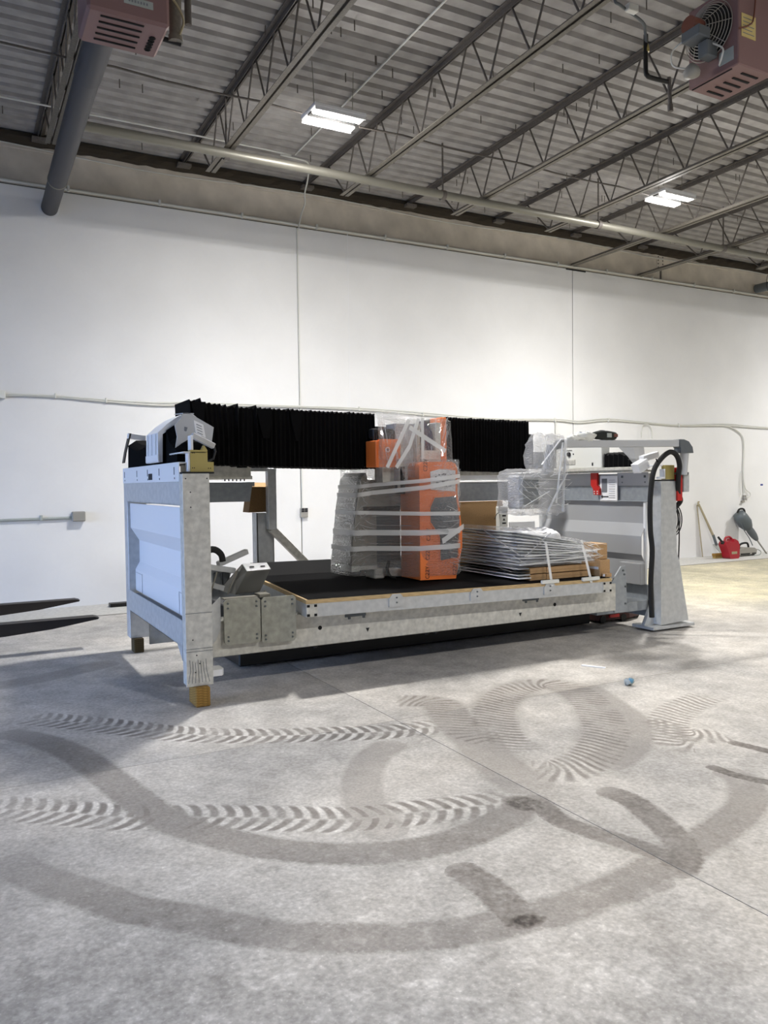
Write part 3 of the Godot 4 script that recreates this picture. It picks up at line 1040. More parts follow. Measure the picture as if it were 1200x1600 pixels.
# ---------------------------------------------------------------- the stone cutting machine
func machine() -> void:
	var t := thing("stone_cutting_machine", Vector3(3.9, 0.0, -6.6), "large galvanised stone cutting machine frame with black pleated bellows and a black mat table", "machine")
	var st: SurfaceTool
	# --- left end frame
	st = mb()
	box(st, Vector3(1.375, 0.14, -5.515), Vector3(1.566, 1.635, -5.50), 0.003)
	box(st, Vector3(1.378, 0.15, -5.60), Vector3(1.386, 1.632, -5.51), 0.002)
	box(st, Vector3(1.40, 0.15, -5.68), Vector3(1.555, 1.63, -5.515), 0.004)
	var col := obj("front_column", st, M.galvanised_dull, t)
	st = mb()
	for q in [[1.398, 1.60], [1.548, 1.60], [1.43, 1.505], [1.43, 1.40], [1.425, 0.47], [1.45, 0.36], [1.44, 0.24], [1.47, 0.30]]:
		disc(st, Vector3(q[0], q[1], -5.5), Vector3(0, 0, 1), 0.005, 0.0015, 8)
	obj("bolt_hole", st, M.print_dark, col)
	st = mb()
	for y in [0.655, 0.405, 0.385]:
		box(st, Vector3(1.376, y, -5.5005), Vector3(1.566, y + 0.003, -5.4985))
	obj("weld_seam", st, M.motor_grey, col)
	st = mb()
	for k in 7:
		var x := 1.40 + k * 0.019
		tube(st, [Vector3(x, 0.33 - 0.01 * (k % 3), -5.499), Vector3(x + 0.004, 0.25, -5.499), Vector3(x + 0.006 * (k - 2), 0.165, -5.499)], 0.0016, 4)
	obj("scratch", st, M.motor_grey, col)
	st = mb()
	poly_prism(st, PackedVector2Array([Vector2(1.56, -5.52), Vector2(1.635, -5.52), Vector2(1.655, -5.55), Vector2(1.655, -5.66), Vector2(1.56, -5.66)]), 0.19, 0.235, upright())
	obj("jacking_foot", st, M.white_sheet, t)
	st = mb()
	box(st, Vector3(1.385, 0.135, -7.75), Vector3(1.56, 1.60, -7.60), 0.004)
	obj("rear_column", st, M.galvanised, t)
	st = mb()
	box(st, Vector3(1.384, 1.41, -7.72), Vector3(1.45, 1.585, -5.60), 0.004)
	box(st, Vector3(1.384, 1.41, -7.6), Vector3(1.50, 1.416, -5.62))
	obj("upper_rail", st, M.galvanised, t)
	st = mb()
	box(st, Vector3(1.372, 1.58, -7.70), Vector3(1.380, 1.716, -5.585), 0.002)
	box(st, Vector3(1.372, 1.712, -7.70), Vector3(1.47, 1.718, -5.585), 0.002)
	var strip := obj("rail_cover", st, M.white_sheet, t, "white sheet metal cover strip along the left rail")
	for z in [-7.62, -7.05, -6.62, -6.20, -5.72]:
		st = mb()
		box(st, Vector3(1.369, 1.63, z), Vector3(1.3725, 1.685, z + 0.016), 0.001)
		box(st, Vector3(1.369, 1.598, z + 0.01), Vector3(1.3725, 1.612, z + 0.026), 0.001)
		obj("slot", st, M.motor_grey, strip)
	st = mb()
	box(st, Vector3(1.366, 1.60, -6.56), Vector3(1.373, 1.65, -6.44), 0.002)
	obj("latch", st, M.print_dark, strip)
	# folded white panel between the columns, its middle pressed inwards
	var prof := [Vector2(1.412, 1.395), Vector2(1.412, 1.17), Vector2(1.487, 1.05), Vector2(1.487, 0.85), Vector2(1.447, 0.78), Vector2(1.447, 0.585)]
	var poly := PackedVector2Array()
	for q in prof: poly.append(q)
	for k in range(prof.size() - 1, -1, -1): poly.append(prof[k] + Vector2(0.006, 0))
	st = mb()
	prism(st, poly, -7.62, -5.64)
	var pan := obj("side_panel", st, M.white_sheet, t, "folded white side panel")
	st = mb()
	for z in [-7.3, -5.95]:
		box(st, Vector3(1.443, 0.585, z), Vector3(1.4475, 0.76, z + 0.006))
	box(st, Vector3(1.443, 0.752, -7.60), Vector3(1.4475, 0.757, -7.3))
	box(st, Vector3(1.443, 0.752, -5.95), Vector3(1.4475, 0.757, -5.66))
	obj("panel_seam", st, M.grey_sheet, pan)
	st = mb()
	box(st, Vector3(1.384, 0.40, -7.62), Vector3(1.392, 0.592, -5.64), 0.002)
	box(st, Vector3(1.384, 0.40, -7.62), Vector3(1.47, 0.408, -5.64), 0.002)
	poly_prism(st, PackedVector2Array([Vector2(-5.64, 0.41), Vector2(-5.64, 0.30), Vector2(-5.80, 0.41)]), 1.385, 1.392, across_x())
	obj("lower_rail", st, M.galvanised, t)
	st = mb()
	box(st, Vector3(1.40, 0.57, -7.4), Vector3(1.44, 0.583, -5.7), 0.002)
	obj("cable_channel", st, M.dark_metal, t)
	# --- front beam with cover plates
	st = mb()
	box(st, Vector3(1.55, 0.272, -5.95), Vector3(5.66, 0.54, -5.75), 0.006)
	var beam := obj("front_beam", st, M.galvanised_dull, t)
	st = mb()
	for q in [[2.502, 0.413], [4.889, 0.398]]:
		disc(st, Vector3(q[0], q[1], -5.7505), Vector3(0, 0, 1), 0.017, 0.002, 18)
	obj("hole", st, M.slot_black, beam)
	for q in [[2.925, 0.358], [4.486, 0.343]]:
		st = mb()
		prism(st, PackedVector2Array([Vector2(q[0] - 0.017, q[1] + 0.014), Vector2(q[0] + 0.017, q[1] + 0.014), Vector2(q[0], q[1] - 0.020)]), -5.751, -5.7485)
		disc(st, Vector3(q[0], q[1] + 0.004, -5.7487), Vector3(0, 0, 1), 0.004, 0.001, 8)
		var mk := obj("triangle_mark", st, M.print_dark, beam, "small black triangle mark")
		mk.set_meta("label", "small black triangle mark")
	for q in [[2.82, 0.487], [4.61, 0.470]]:
		st = mb()
		box(st, Vector3(q[0] - 0.10, q[1] - 0.012, -5.752), Vector3(q[0] + 0.09, q[1] + 0.012, -5.744), 0.003)
		for s in [-0.06, 0.07]:
			box(st, Vector3(q[0] + s - 0.012, q[1] - 0.03, -5.752), Vector3(q[0] + s + 0.012, q[1], -5.742), 0.003)
		obj("hinge_slot", st, M.motor_grey, beam)
	st = mb()
	for x in [2.5, 3.55, 3.64]:
		rod(st, Vector3(x, 0.235, -5.85), Vector3(x, 0.28, -5.85), 0.012, 8)
		rod(st, Vector3(x, 0.245, -5.85), Vector3(x, 0.255, -5.85), 0.024, 6)
	obj("levelling_bolt", st, M.dark_metal, beam)
	st = mb()
	prism(st, PackedVector2Array([Vector2(1.56, 0.29), Vector2(1.66, 0.40), Vector2(1.70, 0.50), Vector2(1.70, 0.72), Vector2(1.56, 0.60)]), -5.76, -5.745)
	obj("corner_gusset", st, M.galvanised, t)
	for q in [[1.712, 1.993, 0.366, 0.704], [2.002, 2.281, 0.349, 0.697]]:
		st = mb()
		var r := 0.02
		prism(st, PackedVector2Array([Vector2(q[0] + r, q[2]), Vector2(q[1] - r, q[2] - 0.004), Vector2(q[1], q[2] + r), Vector2(q[1], q[3] - r), Vector2(q[1] - r, q[3]), Vector2(q[0] + r, q[3]), Vector2(q[0], q[3] - r), Vector2(q[0], q[2] + r)]), -5.712, -5.70)
		var pl := obj("cover_plate", st, M.plate_grey, t, "square galvanised cover plate with bolted corners")
		st = mb()
		for x in [q[0] + 0.03, q[1] - 0.03]:
			for y in [q[2] + 0.03, q[2] + 0.06, q[3] - 0.03, q[3] - 0.065]:
				bolt(st, Vector3(x, y, -5.70), Vector3(0, 0, 1), 0.008)
		obj("bolt", st, M.motor_grey, pl)
		st = mb()
		box(st, Vector3(q[0] + 0.02, q[2] + 0.02, -5.78), Vector3(q[1] - 0.02, q[3] - 0.02, -5.712))
		obj("spacer", st, M.dark_metal, pl)
	# --- table: steel tray, plywood edge, black mat
	st = mb()
	var ra := PackedVector3Array([Vector3(2.324, 0.532, -5.6), Vector3(2.324, 0.635, -5.6), Vector3(2.50, 0.635, -7.3), Vector3(2.50, 0.532, -7.3)])
	var rb := PackedVector3Array([Vector3(5.452, 0.490, -5.6), Vector3(5.452, 0.592, -5.6), Vector3(5.62, 0.592, -7.3), Vector3(5.62, 0.49, -7.3)])
	loft(st, [ra, rb], true, true)
	var tray := obj("table_tray", st, M.galvanised, t)
	st = mb()
	ra = PackedVector3Array([Vector3(2.322, 0.635, -5.597), Vector3(2.322, 0.666, -5.597), Vector3(2.50, 0.666, -7.3), Vector3(2.50, 0.635, -7.3)])
	rb = PackedVector3Array([Vector3(5.455, 0.592, -5.597), Vector3(5.455, 0.624, -5.597), Vector3(5.62, 0.624, -7.3), Vector3(5.62, 0.592, -7.3)])
	loft(st, [ra, rb], true, true)
	obj("plywood_board", st, M.plywood, t, "plywood board edge")
	st = mb()
	ra = PackedVector3Array([Vector3(2.345, 0.664, -5.606), Vector3(2.345, 0.670, -5.606), Vector3(2.53, 0.670, -7.3), Vector3(2.53, 0.664, -7.3)])
	rb = PackedVector3Array([Vector3(5.44, 0.622, -5.606), Vector3(5.44, 0.628, -5.606), Vector3(5.60, 0.628, -7.3), Vector3(5.60, 0.622, -7.3)])
	loft(st, [ra, rb], true, true)
	obj("black_mat", st, M.black_mat, t, "black rubber mat on the table")
	st = mb()
	ra = PackedVector3Array([Vector3(2.5, 0.62, -7.32), Vector3(2.5, 0.79, -7.40), Vector3(2.5, 0.79, -7.42), Vector3(2.5, 0.62, -7.36)])
	rb = PackedVector3Array([Vector3(5.6, 0.60, -7.32), Vector3(5.6, 0.75, -7.40), Vector3(5.6, 0.75, -7.42), Vector3(5.6, 0.60, -7.36)])
	loft(st, [ra, rb], true, true)
	obj("rear_splash_mat", st, M.black_rubber, t, "black upturned rear edge of the mat")
	st = mb()
	box(st, Vector3(2.6, 0.3, -7.3), Vector3(5.5, 0.53, -7.1), 0.004)
	obj("rear_beam", st, M.galvanised_dull, t)
	st = mb()
	box(st, Vector3(2.05, 0.02, -7.25), Vector3(5.95, 0.19, -6.42), 0.01)
	box(st, Vector3(2.05, 0.18, -7.25), Vector3(5.55, 0.49, -6.42), 0.01)
	obj("water_tank", st, M.black_paint, t, "dark tank under the table")
	st = mb()
	box(st, Vector3(1.56, 0.06, -7.62), Vector3(6.35, 0.60, -7.606), 0.002)
	obj("rear_skirt", st, M.galvanised_blue, t)
	for q in [[3.11, 0.550, 0.653], [3.90, 0.538, 0.640], [4.70, 0.528, 0.628]]:
		st = mb()
		var w := 0.068
		prism(st, PackedVector2Array([Vector2(q[0] - w, q[1]), Vector2(q[0] + w, q[1]), Vector2(q[0] + w, q[2] - 0.035), Vector2(q[0] + w * 0.55, q[2]), Vector2(q[0] - w * 0.55, q[2]), Vector2(q[0] - w, q[2] - 0.035)]), -5.6, -5.588)
		var tb := obj("clamp_tab", st, M.galvanised, tray)
		tb.set_meta("label", "rounded clamp tab")
		st = mb()
		for y in [q[1] + 0.035, q[1] + 0.075]:
			bolt(st, Vector3(q[0], y, -5.588), Vector3(0, 0, 1), 0.007)
		obj("tab_bolt", st, M.motor_grey, tray)
	for q in [[2.325, 2.415, 0.533, 0.632, 0.0], [5.345, 5.452, 0.493, 0.592, 0.0]]:
		st = mb()
		box(st, Vector3(q[0], q[2], -5.6), Vector3(q[1], q[3], -5.594), 0.002)
		obj("end_cap", st, M.galvanised_dull, tray)
		st = mb()
		for x in [q[0] + 0.015, q[1] - 0.015]:
			for y in [q[2] + 0.014, q[3] - 0.014]:
				box(st, Vector3(x - 0.012, y - 0.01, -5.594), Vector3(x + 0.012, y + 0.01, -5.591), 0.002)
		obj("cap_screw", st, M.slot_black, tray)
	# --- right hand end of the beam and the right end frame
	st = mb()
	prism(st, PackedVector2Array([Vector2(5.66, 0.25), Vector2(5.825, 0.245), Vector2(5.805, 0.705), Vector2(5.745, 0.70), Vector2(5.60, 0.53), Vector2(5.60, 0.36)]), -5.78, -5.765)
	var gus := obj("end_gusset", st, M.galvanised_blue, t)
	st = mb()
	for q in [[5.77, 0.66], [5.785, 0.62], [5.80, 0.50], [5.80, 0.33]]:
		bolt(st, Vector3(q[0], q[1], -5.765), Vector3(0, 0, 1), 0.011)
	obj("bolt", st, M.motor_grey, gus)
	st = mb()
	box(st, Vector3(5.60, 0.20, -6.45), Vector3(6.32, 0.30, -5.95), 0.004)
	obj("end_beam", st, M.galvanised_blue, t)
	st = mb()
	prism(st, PackedVector2Array([Vector2(6.333, 0.055), Vector2(6.735, 0.075), Vector2(6.60, 0.70), Vector2(6.56, 0.80), Vector2(6.548, 1.535), Vector2(6.333, 1.535)]), -5.93, -5.80)
	prism(st, PackedVector2Array([Vector2(6.20, 0.05), Vector2(6.34, 0.05), Vector2(6.34, 0.45), Vector2(6.325, 0.45), Vector2(6.30, 0.25)]), -5.94, -5.90)
	obj("front_column", st, M.galvanised, t)
	st = mb()
	box(st, Vector3(6.19, 0.018, -6.06), Vector3(6.79, 0.05, -5.765), 0.004)
	obj("base_plate", st, M.galvanised, t)
	st = mb()
	box(st, Vector3(6.30, 0.0, -6.0), Vector3(6.72, 0.02, -5.82), 0.003)
	obj("shim", st, M.black_rubber, t)
	st = mb()
	box(st, Vector3(6.345, 0.05, -7.75), Vector3(6.52, 1.50, -7.60), 0.004)
	obj("rear_column", st, M.galvanised, t)
	st = mb()
	box(st, Vector3(6.333, 1.33, -7.62), Vector3(6.40, 1.495, -5.92), 0.004)
	box(st, Vector3(6.30, 1.322, -7.62), Vector3(6.40, 1.332, -5.95), 0.002)
	obj("upper_rail", st, M.galvanised_blue, t)
	st = mb()
	box(st, Vector3(6.320, 1.492, -7.62), Vector3(6.328, 1.632, -6.70), 0.002)
	box(st, Vector3(6.320, 1.492, -6.40), Vector3(6.328, 1.632, -5.96), 0.002)
	box(st, Vector3(6.326, 1.50, -7.6), Vector3(6.40, 1.62, -5.97), 0.002)
	strip = obj("rail_cover", st, M.grey_sheet, t, "pale sheet metal cover strip along the right rail")
	for z in [-6.74, -6.34, -6.02]:
		st = mb()
		box(st, Vector3(6.317, 1.575, z), Vector3(6.3205, 1.60, z + 0.03), 0.001)
		box(st, Vector3(6.317, 1.52, z + 0.01), Vector3(6.3205, 1.535, z + 0.025), 0.001)
		obj("slot", st, M.motor_grey, strip)
	prof = [Vector2(6.335, 1.325), Vector2(6.335, 1.095), Vector2(6.262, 0.965), Vector2(6.262, 0.77), Vector2(6.30, 0.70), Vector2(6.30, 0.47)]
	poly = PackedVector2Array()
	for q in prof: poly.append(q)
	for k in range(prof.size() - 1, -1, -1): poly.append(prof[k] + Vector2(0.006, 0))
	st = mb()
	prism(st, poly, -7.60, -6.0)
	obj("side_panel", st, M.inner_sheet, t, "folded pale grey side panel")
	st = mb()
	box(st, Vector3(6.31, 0.36, -6.02), Vector3(6.335, 1.33, -5.985), 0.003)
	obj("edge_strip", st, M.white_sheet, t)
	st = mb()
	box(st, Vector3(6.24, 0.455, -6.29), Vector3(6.335, 0.68, -5.99), 0.006)
	obj("side_box", st, M.inner_sheet, t)
	st = mb()
	box(st, Vector3(6.30, 0.13, -7.6), Vector3(6.335, 0.46, -5.95), 0.003)
	box(st, Vector3(6.294, 0.30, -6.30), Vector3(6.302, 0.306, -5.96))
	obj("lower_rail", st, M.galvanised_blue, t)
	# --- yellow passivated corner plates on rubber pads
	st = mb()
	prism(st, PackedVector2Array([Vector2(1.447, 1.648), Vector2(1.613, 1.645), Vector2(1.614, 1.716), Vector2(1.570, 1.718), Vector2(1.570, 1.800), Vector2(1.548, 1.835), Vector2(1.53, 1.80), Vector2(1.447, 1.802)]), -5.60, -5.55)
	var cp := obj("corner_plate", st, M.zinc_yellow, t, "yellow zinc corner plate")
	st = mb()
	for q in [[1.462, 1.78], [1.475, 1.78], [1.462, 1.675], [1.475, 1.675], [1.59, 1.672], [1.575, 1.672]]:
		disc(st, Vector3(q[0], q[1], -5.55), Vector3(0, 0, 1), 0.004, 0.001, 8)
	obj("screw_hole", st, M.print_dark, cp)
	st = mb()
	box(st, Vector3(1.38, 1.634, -5.66), Vector3(1.605, 1.647, -5.51), 0.002)
	obj("rubber_pad", st, M.black_rubber, t)
	st = mb()
	box(st, Vector3(6.335, 1.536, -5.92), Vector3(6.53, 1.552, -5.80), 0.002)
	obj("rubber_pad", st, M.black_rubber, t)
	st = mb()
	box(st, Vector3(6.40, 1.553, -5.86), Vector3(6.527, 1.70, -5.80), 0.003)
	obj("corner_plate", st, M.zinc_yellow, t, "yellow zinc corner plate")
	st = mb()
	box(st, Vector3(6.27, 1.69, -6.0), Vector3(6.42, 1.705, -5.84), 0.002)
	box(st, Vector3(6.34, 1.56, -5.87), Vector3(6.39, 1.58, -5.80), 0.002)
	box(st, Vector3(6.385, 1.56, -5.87), Vector3(6.395, 1.66, -5.80), 0.002)
	obj("rail_bracket", st, M.white_sheet, t)
	# --- rear cross members and splash guard posts
	st = mb()
	box(st, Vector3(1.55, 1.385, -7.70), Vector3(2.63, 1.585, -7.62), 0.004)
	obj("rear_rail", st, M.galvanised_blue, t)
	st = mb()
	box(st, Vector3(5.0, 1.33, -7.70), Vector3(6.36, 1.545, -7.62), 0.004)
	obj("rear_rail", st, M.galvanised_blue, t)
	st = mb()
	box(st, Vector3(5.0, 1.57, -7.68), Vector3(6.30, 1.655, -7.62), 0.004)
	box(st, Vector3(5.0, 1.545, -7.66), Vector3(6.30, 1.555, -7.60))
	obj("rear_rail_cover", st, M.white_sheet, t)
	st = mb()
	box(st, Vector3(2.64, 0.1, -7.62), Vector3(2.82, 1.27, -7.606), 0.002)
	box(st, Vector3(2.64, 0.1, -7.75), Vector3(2.652, 1.27, -7.606), 0.002)
	box(st, Vector3(2.808, 0.1, -7.75), Vector3(2.82, 1.27, -7.606), 0.002)
	box(st, Vector3(2.735, 1.10, -7.60), Vector3(2.822, 1.715, -7.52), 0.004)
	obj("guard_post", st, M.galvanised, t)
	st = mb()
	bar(st, Vector3(2.775, 1.11, -7.56), Vector3(3.28, 0.60, -7.56), 0.07, 0.075, 0.003)
	obj("guard_brace", st, M.galvanised_dull, t)
	st = mb()
	box(st, Vector3(2.45, 1.685, -7.62), Vector3(2.84, 1.73, -7.56), 0.003)
	obj("guard_rail", st, M.galvanised, t)
	# --- bridge with its bellows
	st = mb()
	ra = PackedVector3Array([Vector3(1.66, 1.80, -6.56), Vector3(1.66, 2.12, -6.56), Vector3(1.66, 2.12, -6.95), Vector3(1.66, 1.80, -6.95)])
	rb = PackedVector3Array([Vector3(5.3, 1.72, -6.56), Vector3(5.3, 2.04, -6.56), Vector3(5.3, 2.04, -6.95), Vector3(5.3, 1.72, -6.95)])
	loft(st, [ra, rb], true, true)
	obj("bridge_beam", st, M.dark_metal, t)
	st = mb()
	box(st, Vector3(5.2, 1.70, -7.55), Vector3(6.34, 1.90, -7.32), 0.006)
	obj("bridge_end", st, M.grey_sheet, t)
	st = mb()
	box(st, Vector3(1.70, 1.625, -6.86), Vector3(2.28, 1.735, -6.70), 0.004)
	box(st, Vector3(1.72, 1.60, -6.84), Vector3(2.30, 1.63, -6.72), 0.003)
	box(st, Vector3(4.1, 1.62, -6.86), Vector3(5.0, 1.67, -6.70), 0.004)
	var crg := obj("bridge_carriage", st, M.galvanised_dull, t)
	st = mb()
	box(st, Vector3(2.15, 1.70, -6.70), Vector3(2.24, 1.725, -6.68), 0.003)
	for k in 6:
		rod(st, Vector3(2.05 + k * 0.035, 1.605, -6.72), Vector3(2.05 + k * 0.035, 1.585, -6.72), 0.006, 6)
	obj("carriage_screw", st, M.slot_black, crg)
	bellows(t, 1.72, 3.415, 40, 7)
	bellows(t, 4.215, 5.20, 28, 9)
	st = mb()
	rod(st, Vector3(5.205, 1.90, -6.53), Vector3(5.215, 1.90, -6.53), 0.02, 10)
	obj("bellows_button", st, M.red_paint, t)
	# --- left rail top: pleated black cover, white arched guard
	st = mb()
	var rings := []
	for k in 45:
		var z := -7.60 + k * 0.042
		var o := 0.012 if k % 2 == 0 else -0.008
		var top := 1.965 - 0.06 * absf(sin(k * 0.14)) + o + (0.10 * clampf((k - 24) * 0.2, 0.0, 1.0) if k < 37 else 0.0)
		if k > 38: top -= (k - 38) * 0.02
		rings.append(PackedVector3Array([Vector3(1.415 - o, 1.722, z), Vector3(1.42 - o, top - 0.05, z), Vector3(1.48, top, z), Vector3(1.62, top, z), Vector3(1.66 + o, 1.722, z)]))
	loft(st, rings, true, true)
	obj("rail_bellows", st, M.bellows_cloth, t, "black pleated cover on the left rail")
	var arch := [Vector2(1.345, 1.732), Vector2(1.350, 1.955), Vector2(1.425, 2.025), Vector2(1.50, 2.078), Vector2(1.56, 2.105), Vector2(1.62, 2.10), Vector2(1.74, 2.0)]
	poly = PackedVector2Array()
	for q in arch: poly.append(q)
	for k in range(arch.size() - 1, -1, -1): poly.append(arch[k] + Vector2(0.035 if k < 2 else 0.022, -0.036 if k >= 2 else -0.012 * k))
	st = mb()
	prism(st, poly, -6.52, -6.10)
	var gd := obj("arched_guard", st, M.white_sheet, t, "white arched sheet guard over the left rail")
	st = mb()
	for k in 3:
		var zz := -6.45 + k * 0.14
		box(st, Vector3(1.341, 1.74, zz), Vector3(1.346, 1.95, zz + 0.012), 0.001)
	obj("guard_rib", st, M.white_sheet, gd)
	st = mb()
	box(st, Vector3(1.340, 1.735, -6.52), Vector3(1.352, 1.79, -6.09), 0.003)
	obj("guard_hem", st, M.white_sheet, gd)
	st = mb()
	prism(st, PackedVector2Array([Vector2(1.479, 2.086), Vector2(1.52, 2.088), Vector2(1.707, 1.985), Vector2(1.690, 1.875), Vector2(1.552, 1.937), Vector2(1.532, 1.904), Vector2(1.461, 1.860), Vector2(1.417, 1.815), Vector2(1.433, 1.912), Vector2(1.417, 1.996), Vector2(1.460, 2.039)]), -5.865, -5.85)
	poly_prism(st, PackedVector2Array([Vector2(-6.12, 2.10), Vector2(-5.85, 2.086), Vector2(-5.85, 2.08), Vector2(-6.12, 2.094)]), 1.48, 1.56, across_x())
	var ff := obj("guard_front", st, M.grey_sheet, t, "torn looking grey front cover of the left guard")
	st = mb()
	prism(st, PackedVector2Array([Vector2(1.556, 2.036), Vector2(1.627, 2.003), Vector2(1.644, 1.905), Vector2(1.568, 1.940)]), -5.850, -5.846)
	var pp := obj("paper_label", st, M.paper, ff, "white paper label")
	st = mb()
	for k in 4:
		bar(st, Vector3(1.575 + k * 0.002, 2.005 - k * 0.02, -5.845), Vector3(1.615 + k * 0.002, 1.988 - k * 0.02, -5.845), 0.004, 0.004, 0.0)
	prism(st, PackedVector2Array([Vector2(1.487, 1.985), Vector2(1.51, 1.98), Vector2(1.50, 1.95), Vector2(1.485, 1.955)]), -5.850, -5.847)
	obj("label_print", st, M.print_grey, ff)
	st = mb()
	bar(st, Vector3(1.50, 1.915, -5.70), Vector3(1.662, 1.835, -5.70), 0.05, 0.04, 0.004)
	obj("guard_arm", st, M.grey_sheet, t)
	st = mb()
	tube(st, [Vector3(1.66, 1.84, -5.70), Vector3(1.672, 1.80, -5.70), Vector3(1.655, 1.745, -5.70), Vector3(1.60, 1.715, -5.72)], 0.008, 6)
	obj("guard_hook", st, M.dark_metal, t)
	st = mb()
	box(st, Vector3(1.40, 1.78, -5.97), Vector3(1.56, 1.79, -5.55), 0.002)
	box(st, Vector3(1.43, 1.65, -5.62), Vector3(1.447, 1.79, -5.555), 0.002)
	box(st, Vector3(1.46, 1.80, -5.66), Vector3(1.478, 1.905, -5.58), 0.002)
	obj("rail_bracket", st, M.white_sheet, t)
	# loose end flap at the rear of the left rail
	st = mb()
	prism(st, PackedVector2Array([Vector2(1.426, 2.042), Vector2(1.44, 2.042), Vector2(1.392, 1.86), Vector2(1.376, 1.768), Vector2(1.366, 1.768), Vector2(1.385, 1.87)]), -7.70, -7.60)
	obj("end_flap", st, M.dark_metal, t)
	st = mb()
	box(st, Vector3(1.42, 1.99, -7.66), Vector3(1.58, 2.04, -7.60), 0.003, Transform3D(Basis(Vector3(0, 0, 1), -0.12), Vector3(-0.24, 0.19, 0)))
	obj("end_cover", st, M.white_sheet, t)
	# --- cable trough behind the two cover plates
	st = mb()
	prism(st, PackedVector2Array([Vector2(1.57, 0.66), Vector2(1.86, 0.66), Vector2(1.93, 0.86), Vector2(1.57, 0.92)]), -6.38, -6.19)
	obj("trough_body", st, M.galvanised_blue, t)
	st = mb()
	for x in [1.66, 1.78, 1.85]:
		box(st, Vector3(x, 0.75, -6.195), Vector3(x + 0.05, 0.86, -6.16), 0.006)
	obj("trough_fitting", st, M.motor_grey, t)
	st = mb()
	loft(st, [PackedVector3Array([Vector3(1.963, 0.931, -6.02), Vector3(2.165, 0.929, -6.02), Vector3(2.173, 0.883, -5.95), Vector3(1.978, 0.878, -5.95)]), PackedVector3Array([Vector3(1.963, 0.926, -6.025), Vector3(2.165, 0.924, -6.025), Vector3(2.173, 0.878, -5.955), Vector3(1.978, 0.873, -5.955)])], true, true)
	var trf := obj("trough_flange", st, M.white_sheet, t, "bright bent flange with two slots")
	st = mb()
	for x in [2.01, 2.10]:
		box(st, Vector3(x, 0.903, -5.984), Vector3(x + 0.035, 0.9105, -5.975), 0.001)
	obj("slot", st, M.print_dark, trf)
	st = mb()
	loft(st, [PackedVector3Array([Vector3(1.978, 0.878, -5.95), Vector3(2.170, 0.880, -5.95), Vector3(2.105, 0.705, -6.02), Vector3(1.900, 0.700, -6.02)]), PackedVector3Array([Vector3(1.978, 0.873, -5.96), Vector3(2.170, 0.875, -5.96), Vector3(2.105, 0.700, -6.03), Vector3(1.900, 0.695, -6.03)])], true, true)
	loft(st, [PackedVector3Array([Vector3(1.965, 0.925, -6.02), Vector3(1.978, 0.873, -5.95), Vector3(1.900, 0.695, -6.02), Vector3(1.80, 0.72, -6.10)]), PackedVector3Array([Vector3(1.96, 0.925, -6.03), Vector3(1.973, 0.873, -5.96), Vector3(1.895, 0.695, -6.03), Vector3(1.795, 0.72, -6.11)])], true, true)
	obj("trough_plate", st, M.bright_metal, t)
	st = mb()
	for q in [[Vector3(1.60, 0.935, -6.15), Vector3(1.93, 0.87, -6.1)], [Vector3(1.60, 0.815, -6.15), Vector3(1.95, 0.70, -6.08)], [Vector3(1.88, 0.90, -6.4), Vector3(2.16, 0.985, -6.5)]]:
		st = mb()
		bar(st, q[0], q[1], 0.05, 0.042, 0.003)
		obj("trough_rail", st, M.galvanised, t)
	st = mb()
	st = mb()
	for q in [[1.70, 1.76], [1.84, 1.92]]:
		rod(st, Vector3(q[0], 0.70, -6.02), Vector3(q[1], 0.88, -6.02), 0.007, 6)
	rod(st, Vector3(2.10, 0.72, -5.9), Vector3(2.13, 0.66, -5.85), 0.008, 6)
	obj("trough_rod", st, M.pipe_metal, t)
	st = mb()
	tube(st, smooth_path([Vector3(1.62, 1.02, -6.1), Vector3(1.75, 1.05, -6.1), Vector3(1.815, 1.01, -6.1), Vector3(1.83, 0.95, -6.1)], 5), 0.026, 10)
	obj("trough_hose", st, M.black_rubber, t)
	st = mb()
	box(st, Vector3(1.72, 0.70, -5.8), Vector3(1.98, 0.71, -5.72), 0.002)
	box(st, Vector3(2.0, 0.69, -5.85), Vector3(2.09, 0.72, -5.74), 0.004)
	obj("hinge_block", st, M.pipe_metal, t)
	# --- carriage and cutting head parts that slide on the bridge
	head(t)
	end_truck(t)

